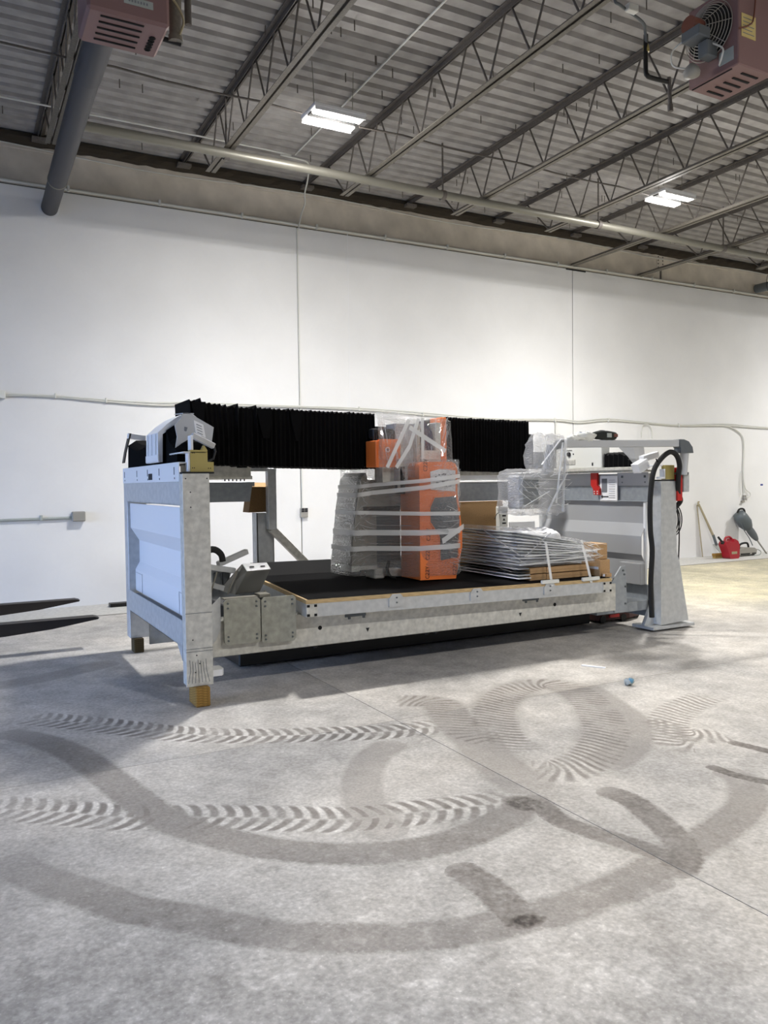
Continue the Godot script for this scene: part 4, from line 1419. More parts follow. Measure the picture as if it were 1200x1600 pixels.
func bellows(t: Node3D, x0: float, x1: float, pleats: int, seed_: int) -> void:
	var r := RandomNumberGenerator.new()
	r.seed = seed_
	var st := mb()
	var rings := []
	var n := pleats * 2 + 1
	for k in n:
		var f := float(k) / (n - 1)
		var x := lerpf(x0, x1, f)
		var top := 2.183 - 0.0146 * (x - 3.426)
		var bot := 1.722 - 0.0225 * (x - 1.896)
		if x < 2.1: top += (2.1 - x) * 0.10
		var o := 0.014 if k % 2 == 0 else -0.006
		o += r.randf_range(-0.004, 0.004)
		if seed_ == 7 and k in [4, 18, 26]: o += 0.02
		var lean := r.randf_range(-0.004, 0.004) + (0.02 * (1.0 - f) if seed_ == 7 and f < 0.2 else 0.0)
		rings.append(PackedVector3Array([
			Vector3(x, bot - o * 0.3, -6.52 + o), Vector3(x, (top + bot) * 0.5, -6.515 + o), Vector3(x - lean, top + o, -6.515 + o * 0.6),
			Vector3(x - lean, top + o, -6.99 - o * 0.6), Vector3(x, bot - o * 0.3, -7.0 - o)]))
	loft(st, rings, true, true)
	obj("bellows", st, M.bellows_cloth, t, "black pleated bridge bellows")
	if seed_ == 7:
		for q in [[1.74, 1.80, 2.24, 2.0], [2.30, 2.38, 2.20, 1.95], [2.60, 2.66, 2.19, 1.93]]:
			st = mb()
			prism(st, PackedVector2Array([Vector2(q[0] - 0.03, q[2]), Vector2(q[1] + 0.03, q[2]), Vector2(q[1], q[3]), Vector2(q[0] + 0.02, q[3])]), -6.495, -6.485)
			obj("loose_fold", st, M.bellows_cloth, t)

func head(t: Node3D) -> void:
	var st := mb()
	# slide plates and ram behind the orange cover
	box(st, Vector3(3.55, 1.56, -6.55), Vector3(3.80, 2.10, -6.36), 0.006)
	obj("slide_plate", st, M.grey_sheet, t)
	st = mb()
	box(st, Vector3(3.56, 1.50, -6.36), Vector3(3.60, 1.95, -6.32), 0.004)
	box(st, Vector3(3.735, 1.70, -6.36), Vector3(3.775, 2.10, -6.30), 0.004)
	obj("guide_bar", st, M.galvanised_dull, t)
	st = mb()
	box(st, Vector3(3.80, 1.60, -6.55), Vector3(4.0, 2.09, -6.46), 0.006)
	obj("motor_plate", st, M.motor_grey, t)
	st = mb()
	box(st, Vector3(3.94, 1.60, -6.44), Vector3(4.0, 2.11, -6.30), 0.004)
	obj("cover_rib", st, M.plastic_white, t)
	st = mb()
	box(st, Vector3(4.002, 1.58, -6.5), Vector3(4.065, 2.16, -6.30), 0.006)
	obj("orange_rib", st, M.orange, t, "narrow upright orange cover strip")
	st = mb()
	prism(st, PackedVector2Array([Vector2(3.352, 1.765), Vector2(3.535, 1.765), Vector2(3.535, 1.945), Vector2(3.352, 1.945)]), -6.34, -6.25)
	box(st, Vector3(3.312, 1.695, -6.5), Vector3(3.53, 1.935, -6.30), 0.006)
	var ob := obj("orange_box", st, M.orange, t, "orange motor box with a round white mark")
	st = mb()
	var p := []
	for k in 25:
		p.append(Vector3(3.405 + cos(TAU * k / 24) * 0.018, 1.85 + sin(TAU * k / 24) * 0.02, -6.248))
	tube(st, p, 0.004, 5)
	obj("round_mark", st, M.paper, ob)
	st = mb()
	disc(st, Vector3(3.405, 1.85, -6.25), Vector3(0, 0, 1), 0.010, 0.002, 12)
	disc(st, Vector3(3.448, 1.85, -6.25), Vector3(0, 0, 1), 0.004, 0.002, 8)
	obj("mark_dot", st, M.print_grey, ob)
	# cluttered valves and hoses over the orange box
	st = mb()
	for k in 9:
		var x := 3.33 + k * 0.026
		rod(st, Vector3(x, 1.93, -6.38), Vector3(x + 0.01, 1.99 + 0.02 * (k % 3), -6.38), 0.010, 6)
	box(st, Vector3(3.34, 1.96, -6.5), Vector3(3.56, 2.05, -6.40), 0.01)
	obj("valve_bank", st, M.dark_metal, t)
	st = mb()
	for k in 4:
		tube(st, smooth_path([Vector3(3.80 + k * 0.02, 2.12, -6.38), Vector3(3.85 + k * 0.02, 2.02, -6.33), Vector3(3.84 + k * 0.025, 1.88, -6.32), Vector3(3.90 + k * 0.02, 1.78, -6.36)], 5), 0.009, 6)
	obj("hose", st, M.blue_cable, t, "dark blue hoses under the film")
	st = mb()
	rod(st, Vector3(3.90, 1.9, -6.42), Vector3(3.90, 2.10, -6.42), 0.045, 12)
	rod(st, Vector3(3.86, 1.75, -6.42), Vector3(3.86, 1.80, -6.40), 0.05, 12)
	obj("servo_motor", st, M.dark_metal, t)
	st = mb()
	box(st, Vector3(3.785, 1.745, -6.36), Vector3(3.99, 1.85, -6.29), 0.006)
	obj("foam_pad", st, M.plastic_white, t)
	st = mb()
	box(st, Vector3(3.43, 1.56, -6.56), Vector3(3.60, 1.70, -6.40), 0.005)
	obj("ram_foot", st, M.galvanised_dull, t)
	st = mb()
	box(st, Vector3(3.57, 1.45, -6.42), Vector3(3.61, 1.70, -6.30), 0.004)
	obj("black_bar", st, M.slot_black, t)
	# orange cover with its grey window; it stands on the mat
	st = mb()
	var out := PackedVector2Array([Vector2(3.672, 0.668), Vector2(4.055, 0.660), Vector2(4.085, 0.80), Vector2(4.128, 0.95), Vector2(4.128, 1.10), Vector2(4.10, 1.32), Vector2(4.08, 1.45), Vector2(4.082, 1.66), Vector2(4.075, 1.70), Vector2(4.055, 1.727), Vector2(4.02, 1.739), Vector2(3.73, 1.739), Vector2(3.695, 1.730), Vector2(3.677, 1.71), Vector2(3.672, 1.68)])
	prism(st, out, -6.50, -6.15)
	var cov := obj("orange_cover", st, M.orange, t, "tall orange cutting head cover")
	st = mb()
	prism(st, PackedVector2Array([Vector2(3.824, 1.411), Vector2(4.060, 1.424), Vector2(4.10, 1.20), Vector2(4.07, 0.859), Vector2(3.885, 0.835), Vector2(3.880, 1.06), Vector2(3.785, 1.19), Vector2(3.785, 1.32)]), -6.15, -6.146)
	var win := obj("grey_window", st, M.motor_grey, cov, "grey window panel in the orange cover")
	st = mb()
	for seg in [[Vector3(3.824, 1.42, -6.143), Vector3(3.775, 1.33, -6.143)], [Vector3(3.775, 1.33, -6.143), Vector3(3.775, 1.19, -6.143)], [Vector3(3.775, 1.19, -6.143), Vector3(3.872, 1.06, -6.143)], [Vector3(3.872, 1.06, -6.143), Vector3(3.877, 0.83, -6.143)], [Vector3(3.877, 0.83, -6.143), Vector3(4.07, 0.85, -6.143)]]:
		bar(st, seg[0], seg[1], 0.012, 0.012, 0.003)
	obj("window_edge", st, M.orange, cov)
	st = mb()
	prism(st, PackedVector2Array([Vector2(3.786, 1.650), Vector2(3.88, 1.672), Vector2(4.056, 1.661), Vector2(4.054, 1.466), Vector2(3.790, 1.487)]), -6.149, -6.143)
	var pp := obj("paper_label", st, M.paper, cov, "white printed sheet on the orange cover")
	var r := RandomNumberGenerator.new()
	r.seed = 5
	st = mb()
	for k in 34:
		var x := 3.81 + r.randf() * 0.19
		var y: float = [1.62, 1.60, 1.55, 1.535, 1.515][k % 5] + r.randf_range(-0.006, 0.006)
		box(st, Vector3(x, y, -6.144), Vector3(x + 0.012 + r.randf() * 0.02, y + 0.004 + r.randf() * 0.006, -6.1415))
	obj("print", st, M.print_grey, cov)
	# rotated dark lettering down both edges of the cover
	var font := SystemFont.new()
	font.font_names = PackedStringArray(["Droid Sans"])
	for q in [[3.745, 0.685], [3.75, 0.855], [3.76, 1.03], [3.735, 1.66], [4.04, 0.70], [4.06, 0.86], [4.07, 1.02]]:
		var tm := TextMesh.new()
		tm.text = "C22Y"
		tm.font = font
		tm.font_size = 20
		tm.pixel_size = 0.0026
		tm.depth = 0.002
		var o := MeshInstance3D.new()
		o.mesh = tm
		o.material_override = M.print_dark
		o.name = "lettering"
		cov.add_child(o, true)
		orig[o] = orig[t]
		o.position = Vector3(q[0], q[1] + 0.05, -6.147) - orig[t]
		o.rotation.z = PI / 2
	# grey housing at the left of the cover
	st = mb()
	prism(st, PackedVector2Array([Vector2(3.175, 0.79), Vector2(3.20, 1.06), Vector2(3.235, 1.34), Vector2(3.285, 1.60), Vector2(3.335, 1.65), Vector2(3.352, 1.585), Vector2(3.76, 1.58), Vector2(3.76, 1.33), Vector2(3.32, 1.335), Vector2(3.31, 1.30), Vector2(3.44, 1.285), Vector2(3.44, 0.79)]), -7.0, -6.55)
	obj("grey_housing", st, M.tool_light, t, "grey housing under stretch film")
	st = mb()
	box(st, Vector3(3.44, 0.80, -6.95), Vector3(3.75, 1.34, -6.64), 0.01)
	obj("inner_housing", st, M.tool_grey, t)
	st = mb()
	box(st, Vector3(3.30, 1.30, -6.60), Vector3(3.74, 1.335, -6.545), 0.003)
	obj("dark_seam", st, M.slot_black, t)
	st = mb()
	box(st, Vector3(3.175, 0.735, -6.80), Vector3(3.26, 0.80, -6.55), 0.006)
	box(st, Vector3(3.26, 0.745, -6.62), Vector3(3.45, 0.80, -6.56), 0.006)
	box(st, Vector3(3.42, 0.655, -6.75), Vector3(3.53, 0.75, -6.56), 0.01)
	box(st, Vector3(3.58, 0.66, -6.75), Vector3(3.74, 0.73, -6.58), 0.01)
	obj("housing_foot", st, M.plastic_white, t)
	st = mb()
	tube(st, smooth_path([Vector3(3.55, 0.82, -6.52), Vector3(3.52, 0.75, -6.5), Vector3(3.55, 0.68, -6.5), Vector3(3.60, 0.66, -6.48)], 5), 0.016, 8)
	obj("cable", st, M.black_rubber, t)
	# stretch film and tape round the head
	var w := obj("stretch_film", film_shell(), M.film, t, "clear stretch film wrapped round the cutting head")
	var bands := [[1.50, 1.60, 0.035], [1.42, 1.55, 0.04], [1.265, 1.245, 0.035], [1.07, 1.08, 0.05], [0.925, 0.945, 0.045]]
	for b in bands:
		st = mb()
		var ring_lo := []
		var prev := []
		for k in 49:
			var q: Vector3 = film_outline(TAU * k / 48.0, 0.012)
			var f := clampf((q.x - 3.15) / 1.0, 0, 1)
			var y := lerpf(b[0], b[1], f)
			var c: Vector3 = film_outline(TAU * k / 48.0, 0.014, y)
			ring_lo.append(Vector3(c.x, y, c.z))
		st.set_smooth_group(1)
		for k in 48:
			face(st, [ring_lo[k], ring_lo[k + 1], ring_lo[k + 1] + Vector3(0, b[2], 0), ring_lo[k] + Vector3(0, b[2], 0)])
		obj("tape_band", st, M.tape_clear, w)
	st = mb()
	st.set_smooth_group(1)
	face(st, [Vector3(3.88, 0.99, -6.095), Vector3(4.11, 1.12, -6.095), Vector3(4.11, 1.17, -6.095), Vector3(3.87, 1.04, -6.095)])
	obj("tape_band", st, M.tape_clear, w)
	creases(w, func(u: float, v: float) -> Vector3: return film_outline(PI * (0.05 + 0.98 * clampf(u, 0.0, 1.0)), 0.016, 0.72 + v * 1.02), 120, 3, 0.16, 0.07)
	# film draped over the carriage
	st = mb()
	var ns := FastNoiseLite.new()
	ns.seed = 4
	ns.frequency = 5.0
	var grid := []
	for j in 15:
		var row := []
		for i in 25:
			var x := 3.30 + i * 0.0325
			var f := j / 14.0
			var top := 2.165 + 0.02 * sin(i * 0.26) - 0.004 * i * 0.2
			var z := -6.85 + f * 1.5 if f < 0.4 else -6.25 + (f - 0.4) * 0.05
			var y := top + 0.015 if f < 0.4 else lerpf(top, 1.60 + (0.08 if x < 3.55 else 0.0), (f - 0.4) / 0.6)
			var nn := ns.get_noise_3d(x * 1.5, y * 0.5, z)
			row.append(Vector3(x, y + 0.02 * nn, z + 0.03 * nn))
		grid.append(row)
	st.set_smooth_group(1)
	for j in 14:
		for i in 24:
			face(st, [grid[j + 1][i], grid[j + 1][i + 1], grid[j][i + 1], grid[j][i]])
	var w2 := obj("draped_film", st, M.film, t, "clear film draped over the bridge carriage")
	creases(w2, func(u: float, v: float) -> Vector3: return Vector3(3.32 + 0.72 * u - 0.25 * (v - 0.5) * (u - 0.5), 2.15 - v * 0.45, -6.215), 50, 4, 0.03, 0.6)
	for q in [[Vector3(3.60, 2.12, -6.20), Vector3(3.37, 1.69, -6.20), 0.035], [Vector3(3.70, 2.13, -6.20), Vector3(3.60, 1.88, -6.195), 0.035], [Vector3(3.60, 1.88, -6.195), Vector3(3.46, 1.69, -6.195), 0.035], [Vector3(3.60, 2.05, -6.19), Vector3(3.98, 1.84, -6.19), 0.04], [Vector3(3.74, 2.14, -6.2), Vector3(3.74, 1.75, -6.2), 0.03]]:
		st = mb()
		bar(st, q[0], q[1], 0.003, q[2], 0.0, Vector3(1, 0, 0))
		obj("tape_band", st, M.tape_clear, w2)

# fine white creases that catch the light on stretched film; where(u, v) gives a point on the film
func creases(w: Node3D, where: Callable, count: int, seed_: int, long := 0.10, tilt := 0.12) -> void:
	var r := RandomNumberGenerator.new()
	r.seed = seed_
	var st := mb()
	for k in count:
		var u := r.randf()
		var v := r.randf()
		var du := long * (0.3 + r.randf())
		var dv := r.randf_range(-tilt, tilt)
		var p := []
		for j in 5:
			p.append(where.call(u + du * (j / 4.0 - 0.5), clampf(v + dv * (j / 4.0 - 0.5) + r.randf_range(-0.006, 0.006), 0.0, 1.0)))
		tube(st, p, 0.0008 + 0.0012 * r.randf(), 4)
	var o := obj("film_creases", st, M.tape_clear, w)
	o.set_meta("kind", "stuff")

# outline of the wrapped head in plan, pushed out by grow; narrower where the cover is waisted
func film_outline(a: float, grow: float, y := 1.0) -> Vector3:
	var c := Vector2(cos(a), sin(a))
	var left := 3.16 + clampf((y - 0.8) / 0.85, 0.0, 1.0) * 0.12
	var right := 4.115
	var x := (left + right) * 0.5 + signf(c.x) * pow(absf(c.x), 0.2) * ((right - left) * 0.5 + grow)
	# the front edge runs from the cover (near) to the grey housing (further back)
	var f := clampf((x - 3.45) / 0.22, 0.0, 1.0)
	var front := lerpf(-6.53, -6.12, f)
	var z := (front - 7.02) * 0.5 + signf(c.y) * pow(absf(c.y), 0.2) * ((front + 7.02) * 0.5 + grow)
	return Vector3(x, y, z)

func film_shell() -> SurfaceTool:
	var st := mb()
	var ns := FastNoiseLite.new()
	ns.seed = 14
	ns.frequency = 4.0
	ns.fractal_octaves = 3
	var rings := []
	for j in 40:
		var y := 0.70 + j * (1.762 - 0.70) / 39.0
		var ring := PackedVector3Array()
		for k in 72:
			var a := TAU * k / 72.0
			var q := film_outline(a, 0.008, y)
			var nn := ns.get_noise_3d(q.x * 2.0, q.y * 6.0, q.z * 2.0)
			var d := Vector3(cos(a), 0, sin(a))
			ring.append(q + d * 0.012 * nn)
		rings.append(ring)
	loft(st, rings, false)
	return st

func end_truck(t: Node3D) -> void:
	var st := mb()
	# drive cabinet that carries the right end of the bridge
	box(st, Vector3(6.22, 1.69, -7.28), Vector3(6.34, 1.965, -6.53), 0.006)
	var cab := obj("drive_cabinet", st, M.plastic_white, t, "white drive cabinet with a black connector")
	st = mb()
	box(st, Vector3(6.214, 1.735, -7.22), Vector3(6.222, 1.79, -6.95), 0.002)
	obj("vent", st, M.galvanised_dull, cab)
	st = mb()
	tube(st, [Vector3(6.222, 1.855, -7.05), Vector3(6.205, 1.855, -7.05)], 0.026, 14)
	disc(st, Vector3(6.222, 1.855, -6.98), Vector3(-1, 0, 0), 0.010, 0.004, 8)
	box(st, Vector3(6.216, 1.895, -7.12), Vector3(6.222, 1.902, -7.0), 0.001)
	for z in [-7.22, -7.18, -7.14]:
		disc(st, Vector3(6.222, 1.855, z), Vector3(-1, 0, 0), 0.006, 0.003, 8)
	box(st, Vector3(6.216, 1.715, -6.68), Vector3(6.222, 1.75, -6.66), 0.001)
	for y in [1.71, 1.84, 1.93]:
		disc(st, Vector3(6.26, y, -6.53), Vector3(0, 0, 1), 0.005, 0.003, 8)
	obj("connector", st, M.print_dark, cab)
	st = mb()
	box(st, Vector3(6.20, 1.655, -7.5), Vector3(6.36, 1.69, -6.0), 0.003)
	box(st, Vector3(6.22, 1.635, -7.5), Vector3(6.36, 1.655, -5.95), 0.003)
	obj("rail", st, M.galvanised_dull, t)
	# black bellows remnant on the right rail
	st = mb()
	var rings := []
	for k in 12:
		var z := -6.50 + k * 0.036
		var o := 0.010 if k % 2 == 0 else -0.006
		var top := 1.845 + o - maxf(0.0, k - 7) * 0.025
		rings.append(PackedVector3Array([Vector3(6.24 - o, 1.655, z), Vector3(6.245 - o, top - 0.02, z), Vector3(6.30, top, z), Vector3(6.40, top, z), Vector3(6.43, 1.655, z)]))
	loft(st, rings, true, true)
	obj("rail_bellows", st, M.bellows_cloth, t, "short black pleated cover on the right rail")
	# bent grey guard sheets beside it
	st = mb()
	loft(st, [PackedVector3Array([Vector3(6.10, 1.89, -6.15), Vector3(6.29, 1.97, -6.15), Vector3(6.26, 1.665, -6.05), Vector3(6.17, 1.80, -6.1)]), PackedVector3Array([Vector3(6.11, 1.89, -6.16), Vector3(6.30, 1.97, -6.16), Vector3(6.27, 1.665, -6.06), Vector3(6.18, 1.80, -6.11)])], true, true)
	loft(st, [PackedVector3Array([Vector3(6.29, 1.97, -6.15), Vector3(6.50, 1.97, -6.2), Vector3(6.44, 1.70, -6.1), Vector3(6.26, 1.665, -6.05)]), PackedVector3Array([Vector3(6.29, 1.97, -6.16), Vector3(6.50, 1.97, -6.21), Vector3(6.44, 1.70, -6.11), Vector3(6.26, 1.665, -6.06)])], true, true)
	obj("bent_guard", st, M.grey_sheet, t)
	st = mb()
	box(st, Vector3(-0.075, -0.05, -0.05), Vector3(0.075, 0.05, 0.05), 0.003, Transform3D(Basis(Vector3(0, 0, 1), 0.42), Vector3(6.22, 1.695, -5.97)))
	box(st, Vector3(-0.1, -0.03, -0.05), Vector3(0.12, 0.03, 0.02), 0.003, Transform3D(Basis(Vector3(0, 0, 1), 0.22), Vector3(6.36, 1.79, -5.98)))
	obj("limit_switch_box", st, M.white_sheet, t)
	# red lifting hook bracket and paper pinned on the right rail
	st = mb()
	poly_prism(st, PackedVector2Array([Vector2(-6.80, 1.70), Vector2(-6.66, 1.705), Vector2(-6.66, 1.50), Vector2(-6.62, 1.46), Vector2(-6.62, 1.39), Vector2(-6.71, 1.39), Vector2(-6.72, 1.46), Vector2(-6.755, 1.50), Vector2(-6.755, 1.68), Vector2(-6.80, 1.68)]), 6.27, 6.30, across_x())
	var hk := obj("red_bracket", st, M.red_paint, t, "red bracket on the right rail")
	st = mb()
	for q in [[-6.69, 1.43], [-6.645, 1.43], [-6.69, 1.405], [-6.645, 1.405]]:
		bolt(st, Vector3(6.27, q[1], q[0]), Vector3(-1, 0, 0), 0.007)
	obj("bolt", st, M.paper, hk)
	st = mb()
	box(st, Vector3(6.300, 1.32, -6.64), Vector3(6.312, 1.60, -6.38), 0.001)
	var pp := obj("instruction_sheet", st, M.paper, t, "white instruction sheet with a black arrow")
	st = mb()
	box(st, Vector3(6.297, 1.42, -6.61), Vector3(6.301, 1.57, -6.53))
	for k in 9:
		box(st, Vector3(6.297, 1.36 + k * 0.024, -6.50), Vector3(6.301, 1.363 + k * 0.024, -6.41))
	obj("print", st, M.print_grey, pp)
	st = mb()
	poly_prism(st, PackedVector2Array([Vector2(-6.62, 1.372), Vector2(-6.595, 1.388), Vector2(-6.595, 1.378), Vector2(-6.51, 1.378), Vector2(-6.51, 1.366), Vector2(-6.595, 1.366), Vector2(-6.595, 1.356)]), 6.296, 6.301, across_x())
	obj("arrow", st, M.print_dark, pp)

# ---------------------------------------------------------------- loads on and round the machine
func timber_blocks() -> void:
	var t := thing("timber_block", Vector3(1.47, 0, -5.54), "yellow timber block under the front left leg of the machine", "wood block", "")
	var st := mb()
	box(st, Vector3(1.425, 0, -5.64), Vector3(1.53, 0.139, -5.455), 0.008)
	obj("block", st, M.timber, t)
	t = thing("timber_block", Vector3(1.45, 0, -7.62), "dark timber block under the rear left leg of the machine", "wood block", "")
	st = mb()
	box(st, Vector3(1.41, 0, -7.70), Vector3(1.50, 0.134, -7.555), 0.006)
	obj("block", st, M.timber_dark, t)

func panel_stack() -> void:
	var t := thing("panel_stack", Vector3(4.95, 0.66, -6.2), "stack of white sheet metal panels in stretch film on the right of the black mat", "panel stack")
	var st: SurfaceTool
	var r := RandomNumberGenerator.new()
	r.seed = 21
	for k in 11:
		st = mb()
		var y := 0.782 + k * 0.030
		var back := -6.75 + r.randf_range(-0.03, 0.03)
		var xf := Transform3D(Basis(Vector3(0, 1, 0), r.randf_range(-0.012, 0.012)) * Basis(Vector3(0, 0, 1), -0.0165 * k), Vector3.ZERO)
		xf.origin = Vector3(4.49, y, -6.2) - xf.basis * Vector3(4.49, y, -6.2)
		box(st, Vector3(4.49 + r.randf_range(-0.012, 0.012), y, back), Vector3(5.38 - 0.012 * k, y + 0.012, -5.76 - 0.006 * k), 0.003, xf)
		obj("sheet_panel", st, [M.white_sheet, M.grey_sheet, M.white_sheet, M.white_sheet, M.label_grey][k % 5], t)
	for k in 4:
		st = mb()
		box(st, Vector3(4.455 + 0.006 * k, 0.662 + k * 0.028, -6.72), Vector3(4.60, 0.672 + k * 0.028, -5.73 - 0.01 * k), 0.003)
		obj("sheet_panel", st, [M.white_sheet, M.grey_sheet, M.dark_metal, M.grey_sheet][k], t)
	st = mb()
	blob(st, Vector3(4.72, 0.95, -6.55), Vector3(5.15, 1.085, -5.85), 3.0, 0.05, 5.0, 3, 48, 20)
	obj("foam_layer", st, M.white_sheet, t)
	# film: a crumpled skin over the stack, open below
	var ns := FastNoiseLite.new()
	ns.seed = 8
	ns.frequency = 6.0
	ns.fractal_octaves = 3
	var rings := []
	for j in 30:
		var f := j / 29.0
		var up := minf(1.0, f * 1.5)
		var shrink := 0.0 if f < 0.667 else (f - 0.667) / 0.333
		var ring := PackedVector3Array()
		for k in 120:
			var a := TAU * k / 120.0
			var cx := signf(cos(a)) * pow(absf(cos(a)), 0.22)
			var cz := signf(sin(a)) * pow(absf(sin(a)), 0.22)
			var p := Vector3(4.94 + cx * lerpf(0.475, 0.03, shrink), 0.0, -6.24 + cz * lerpf(0.52, 0.05, shrink))
			var top := lerpf(1.135, 0.945, clampf((p.x - 4.46) / 0.95, 0.0, 1.0))
			p.y = lerpf(0.77, top, up) + shrink * 0.03
			var nn := ns.get_noise_3d(p.x * 1.6, p.y * 4.0, p.z * 1.6)
			ring.append(p + Vector3(cx, 0.0, cz) * 0.022 * nn * (1.0 - shrink) + Vector3(0, 0.035 * nn * shrink, 0))
		rings.append(ring)
	st = mb()
	loft(st, rings, false)
	var w := obj("stretch_film", st, M.film_milky, t, "milky crumpled stretch film")
	creases(w, func(u: float, v: float) -> Vector3: return Vector3(4.46 + 0.94 * u, lerpf(0.79, lerpf(1.13, 0.95, u), v), -5.695), 40, 5, 0.22, 0.4)
	creases(w, func(u: float, v: float) -> Vector3: return Vector3(4.445, lerpf(0.72, 1.13, v), -6.75 + 1.03 * u), 34, 6, 0.35, 0.2)
	for q in [[4.76, 4.72], [5.19, 5.19]]:
		st = mb()
		bar(st, Vector3(q[0], 0.99, -5.72), Vector3(q[1], 0.60, -5.585), 0.028, 0.003, 0.0, Vector3(0, 0, 1))
		obj("strap", st, M.tape_clear, w)
	for q in [[4.60, 4.80, 0.637], [5.08, 5.29, 0.630]]:
		st = mb()
		box(st, Vector3(q[0], q[2] - 0.012, -5.605), Vector3(q[1], q[2] + 0.022, -5.575), 0.006)
		obj("edge_pad", st, M.plastic_white, t, "white edge protector under a strap")
	for q in [[0.90, 0.87, 0.03], [0.83, 0.82, 0.026]]:
		st = mb()
		bar(st, Vector3(4.52, q[0] - 0.03, -5.70), Vector3(5.40, q[1] + 0.02, -5.705), 0.003, q[2] * 1.5, 0.0, Vector3(0, 0, 1))
		obj("tape_band", st, M.tape_clear, w)
	for q in [[Vector3(4.50, 0.87, -5.70), Vector3(4.82, 1.07, -5.72)], [Vector3(5.10, 1.0, -5.71), Vector3(5.40, 0.84, -5.70)], [Vector3(4.455, 1.10, -6.3), Vector3(4.47, 0.88, -5.72)]]:
		st = mb()
		rod(st, q[0], q[1], 0.007, 6)
		obj("film_rope", st, M.film_white, w)

	# flat cartons in two layers under the stack, seen from the front
	var n := 0
	for layer in 2:
		for q in [[4.605, 4.795], [4.80, 5.31]]:
			var y: float = (0.664 - (q[0] - 2.34) * 0.0134) + 0.004 + layer * 0.062
			var c := thing("carton", Vector3((q[0] + q[1]) * 0.5, y, -6.1), ["flat brown carton at the lower left under the panel stack", "long flat brown carton at the bottom under the panel stack", "flat brown carton in the upper layer at the left under the panel stack", "long flat brown carton in the upper layer under the panel stack"][n], "box", "flat cartons under the panels")
			st = mb()
			box(st, Vector3(q[0], y, -6.68), Vector3(q[1], y + 0.054, -5.755), 0.004)
			obj("body", st, M.cardboard, c)
			st = mb()
			box(st, Vector3(q[0] + 0.002, y + 0.025, -5.7555), Vector3(q[1] - 0.002, y + 0.0265, -5.754))
			obj("flap_edge", st, M.cardboard_dark, c)
			n += 1
	# upright cartons at the right end of the table
	var labels := ["small brown carton standing at the right end of the table under another", "brown carton stacked on top at the right end of the table", "low brown carton at the very right corner of the table"]
	n = 0
	for q in [[5.405, 5.535, 0.628, 0.79, -5.96, -5.70], [5.41, 5.52, 0.792, 0.945, -5.94, -5.72], [5.42, 5.49, 0.627, 0.665, -5.69, -5.63]]:
		var c := thing("carton", Vector3((q[0] + q[1]) * 0.5, q[2], (q[4] + q[5]) * 0.5), labels[n], "box", "")
		st = mb()
		box(st, Vector3(q[0], q[2], q[4]), Vector3(q[1], q[3], q[5]), 0.004)
		obj("body", st, M.cardboard, c)
		st = mb()
		box(st, Vector3(q[0] - 0.001, (q[2] + q[3]) * 0.5 - 0.012, q[4] + 0.02), Vector3(q[0] + 0.001, (q[2] + q[3]) * 0.5 + 0.012, q[5] - 0.02))
		obj("tape", st, M.paper, c)
		n += 1
	# cardboard sheet, white device and white sheet behind the stack
	st = mb()
	box(st, Vector3(-0.43, 0, -0.01), Vector3(0.43, 0.70, 0.01), 0.003, Transform3D(Basis(Vector3(1, 0, 0), -0.10), Vector3(4.95, 0.642, -7.14)))
	single("cardboard_sheet", st, M.cardboard, Vector3(4.95, 0.64, -7.14), "large tan cardboard sheet leaning behind the wrapped panel stack", "cardboard")
	t = thing("white_device", Vector3(5.17, 0.64, -6.92), "narrow white upright device with dark warning symbols behind the panel stack", "device")
	st = mb()
	box(st, Vector3(5.12, 0.632, -6.98), Vector3(5.23, 1.285, -6.90), 0.008)
	obj("case", st, M.plastic_white, t)
	st = mb()
	for q in [[1.225, 0], [1.185, 1], [1.145, 0], [1.105, 1]]:
		if q[1]: box(st, Vector3(5.148, q[0] - 0.008, -6.90), Vector3(5.198, q[0] + 0.008, -6.897), 0.001)
		else: prism(st, PackedVector2Array([Vector2(5.155, q[0] - 0.012), Vector2(5.19, q[0] - 0.012), Vector2(5.172, q[0] + 0.014)]), -6.90, -6.897)
	obj("symbol", st, M.print_dark, t)
	st = mb()
	box(st, Vector3(5.122, 1.245, -6.90), Vector3(5.228, 1.249, -6.898))
	obj("seam", st, M.print_grey, t)
	st = mb()
	tube(st, smooth_path([Vector3(5.12, 1.22, -6.92), Vector3(5.08, 1.20, -6.91), Vector3(5.05, 1.15, -6.90)], 4), 0.004, 5)
	obj("lead", st, M.black_rubber, t)
	st = mb()
	box(st, Vector3(-0.175, 0, -0.006), Vector3(0.175, 0.475, 0.006), 0.002, Transform3D(Basis(Vector3(1, 0, 0), -0.05), Vector3(5.415, 0.64, -6.88)))
	single("white_sheet", st, M.white_sheet, Vector3(5.4, 0.64, -6.88), "white sheet standing beside the white device behind the panel stack", "sheet")
	# open carton over the rear guard post
	t = thing("carton", Vector3(2.70, 1.275, -7.68), "open brown carton turned over the rear guard post under the bellows", "box", "")
	st = mb()
	loft(st, [PackedVector3Array([Vector3(2.56, 1.275, -7.615), Vector3(2.79, 1.275, -7.615), Vector3(2.79, 1.275, -7.80), Vector3(2.56, 1.275, -7.80)]), PackedVector3Array([Vector3(2.60, 1.53, -7.615), Vector3(2.825, 1.525, -7.615), Vector3(2.825, 1.53, -7.80), Vector3(2.60, 1.54, -7.80)])], true, true)
	obj("body", st, M.cardboard_dark, t)
	st = mb()
	loft(st, [PackedVector3Array([Vector3(2.60, 1.53, -7.612), Vector3(2.825, 1.525, -7.612), Vector3(2.825, 1.528, -7.616), Vector3(2.60, 1.535, -7.616)]), PackedVector3Array([Vector3(2.615, 1.57, -7.68), Vector3(2.80, 1.57, -7.68), Vector3(2.80, 1.57, -7.684), Vector3(2.615, 1.575, -7.684)])], true, true)
	obj("flap", st, M.cardboard, t)

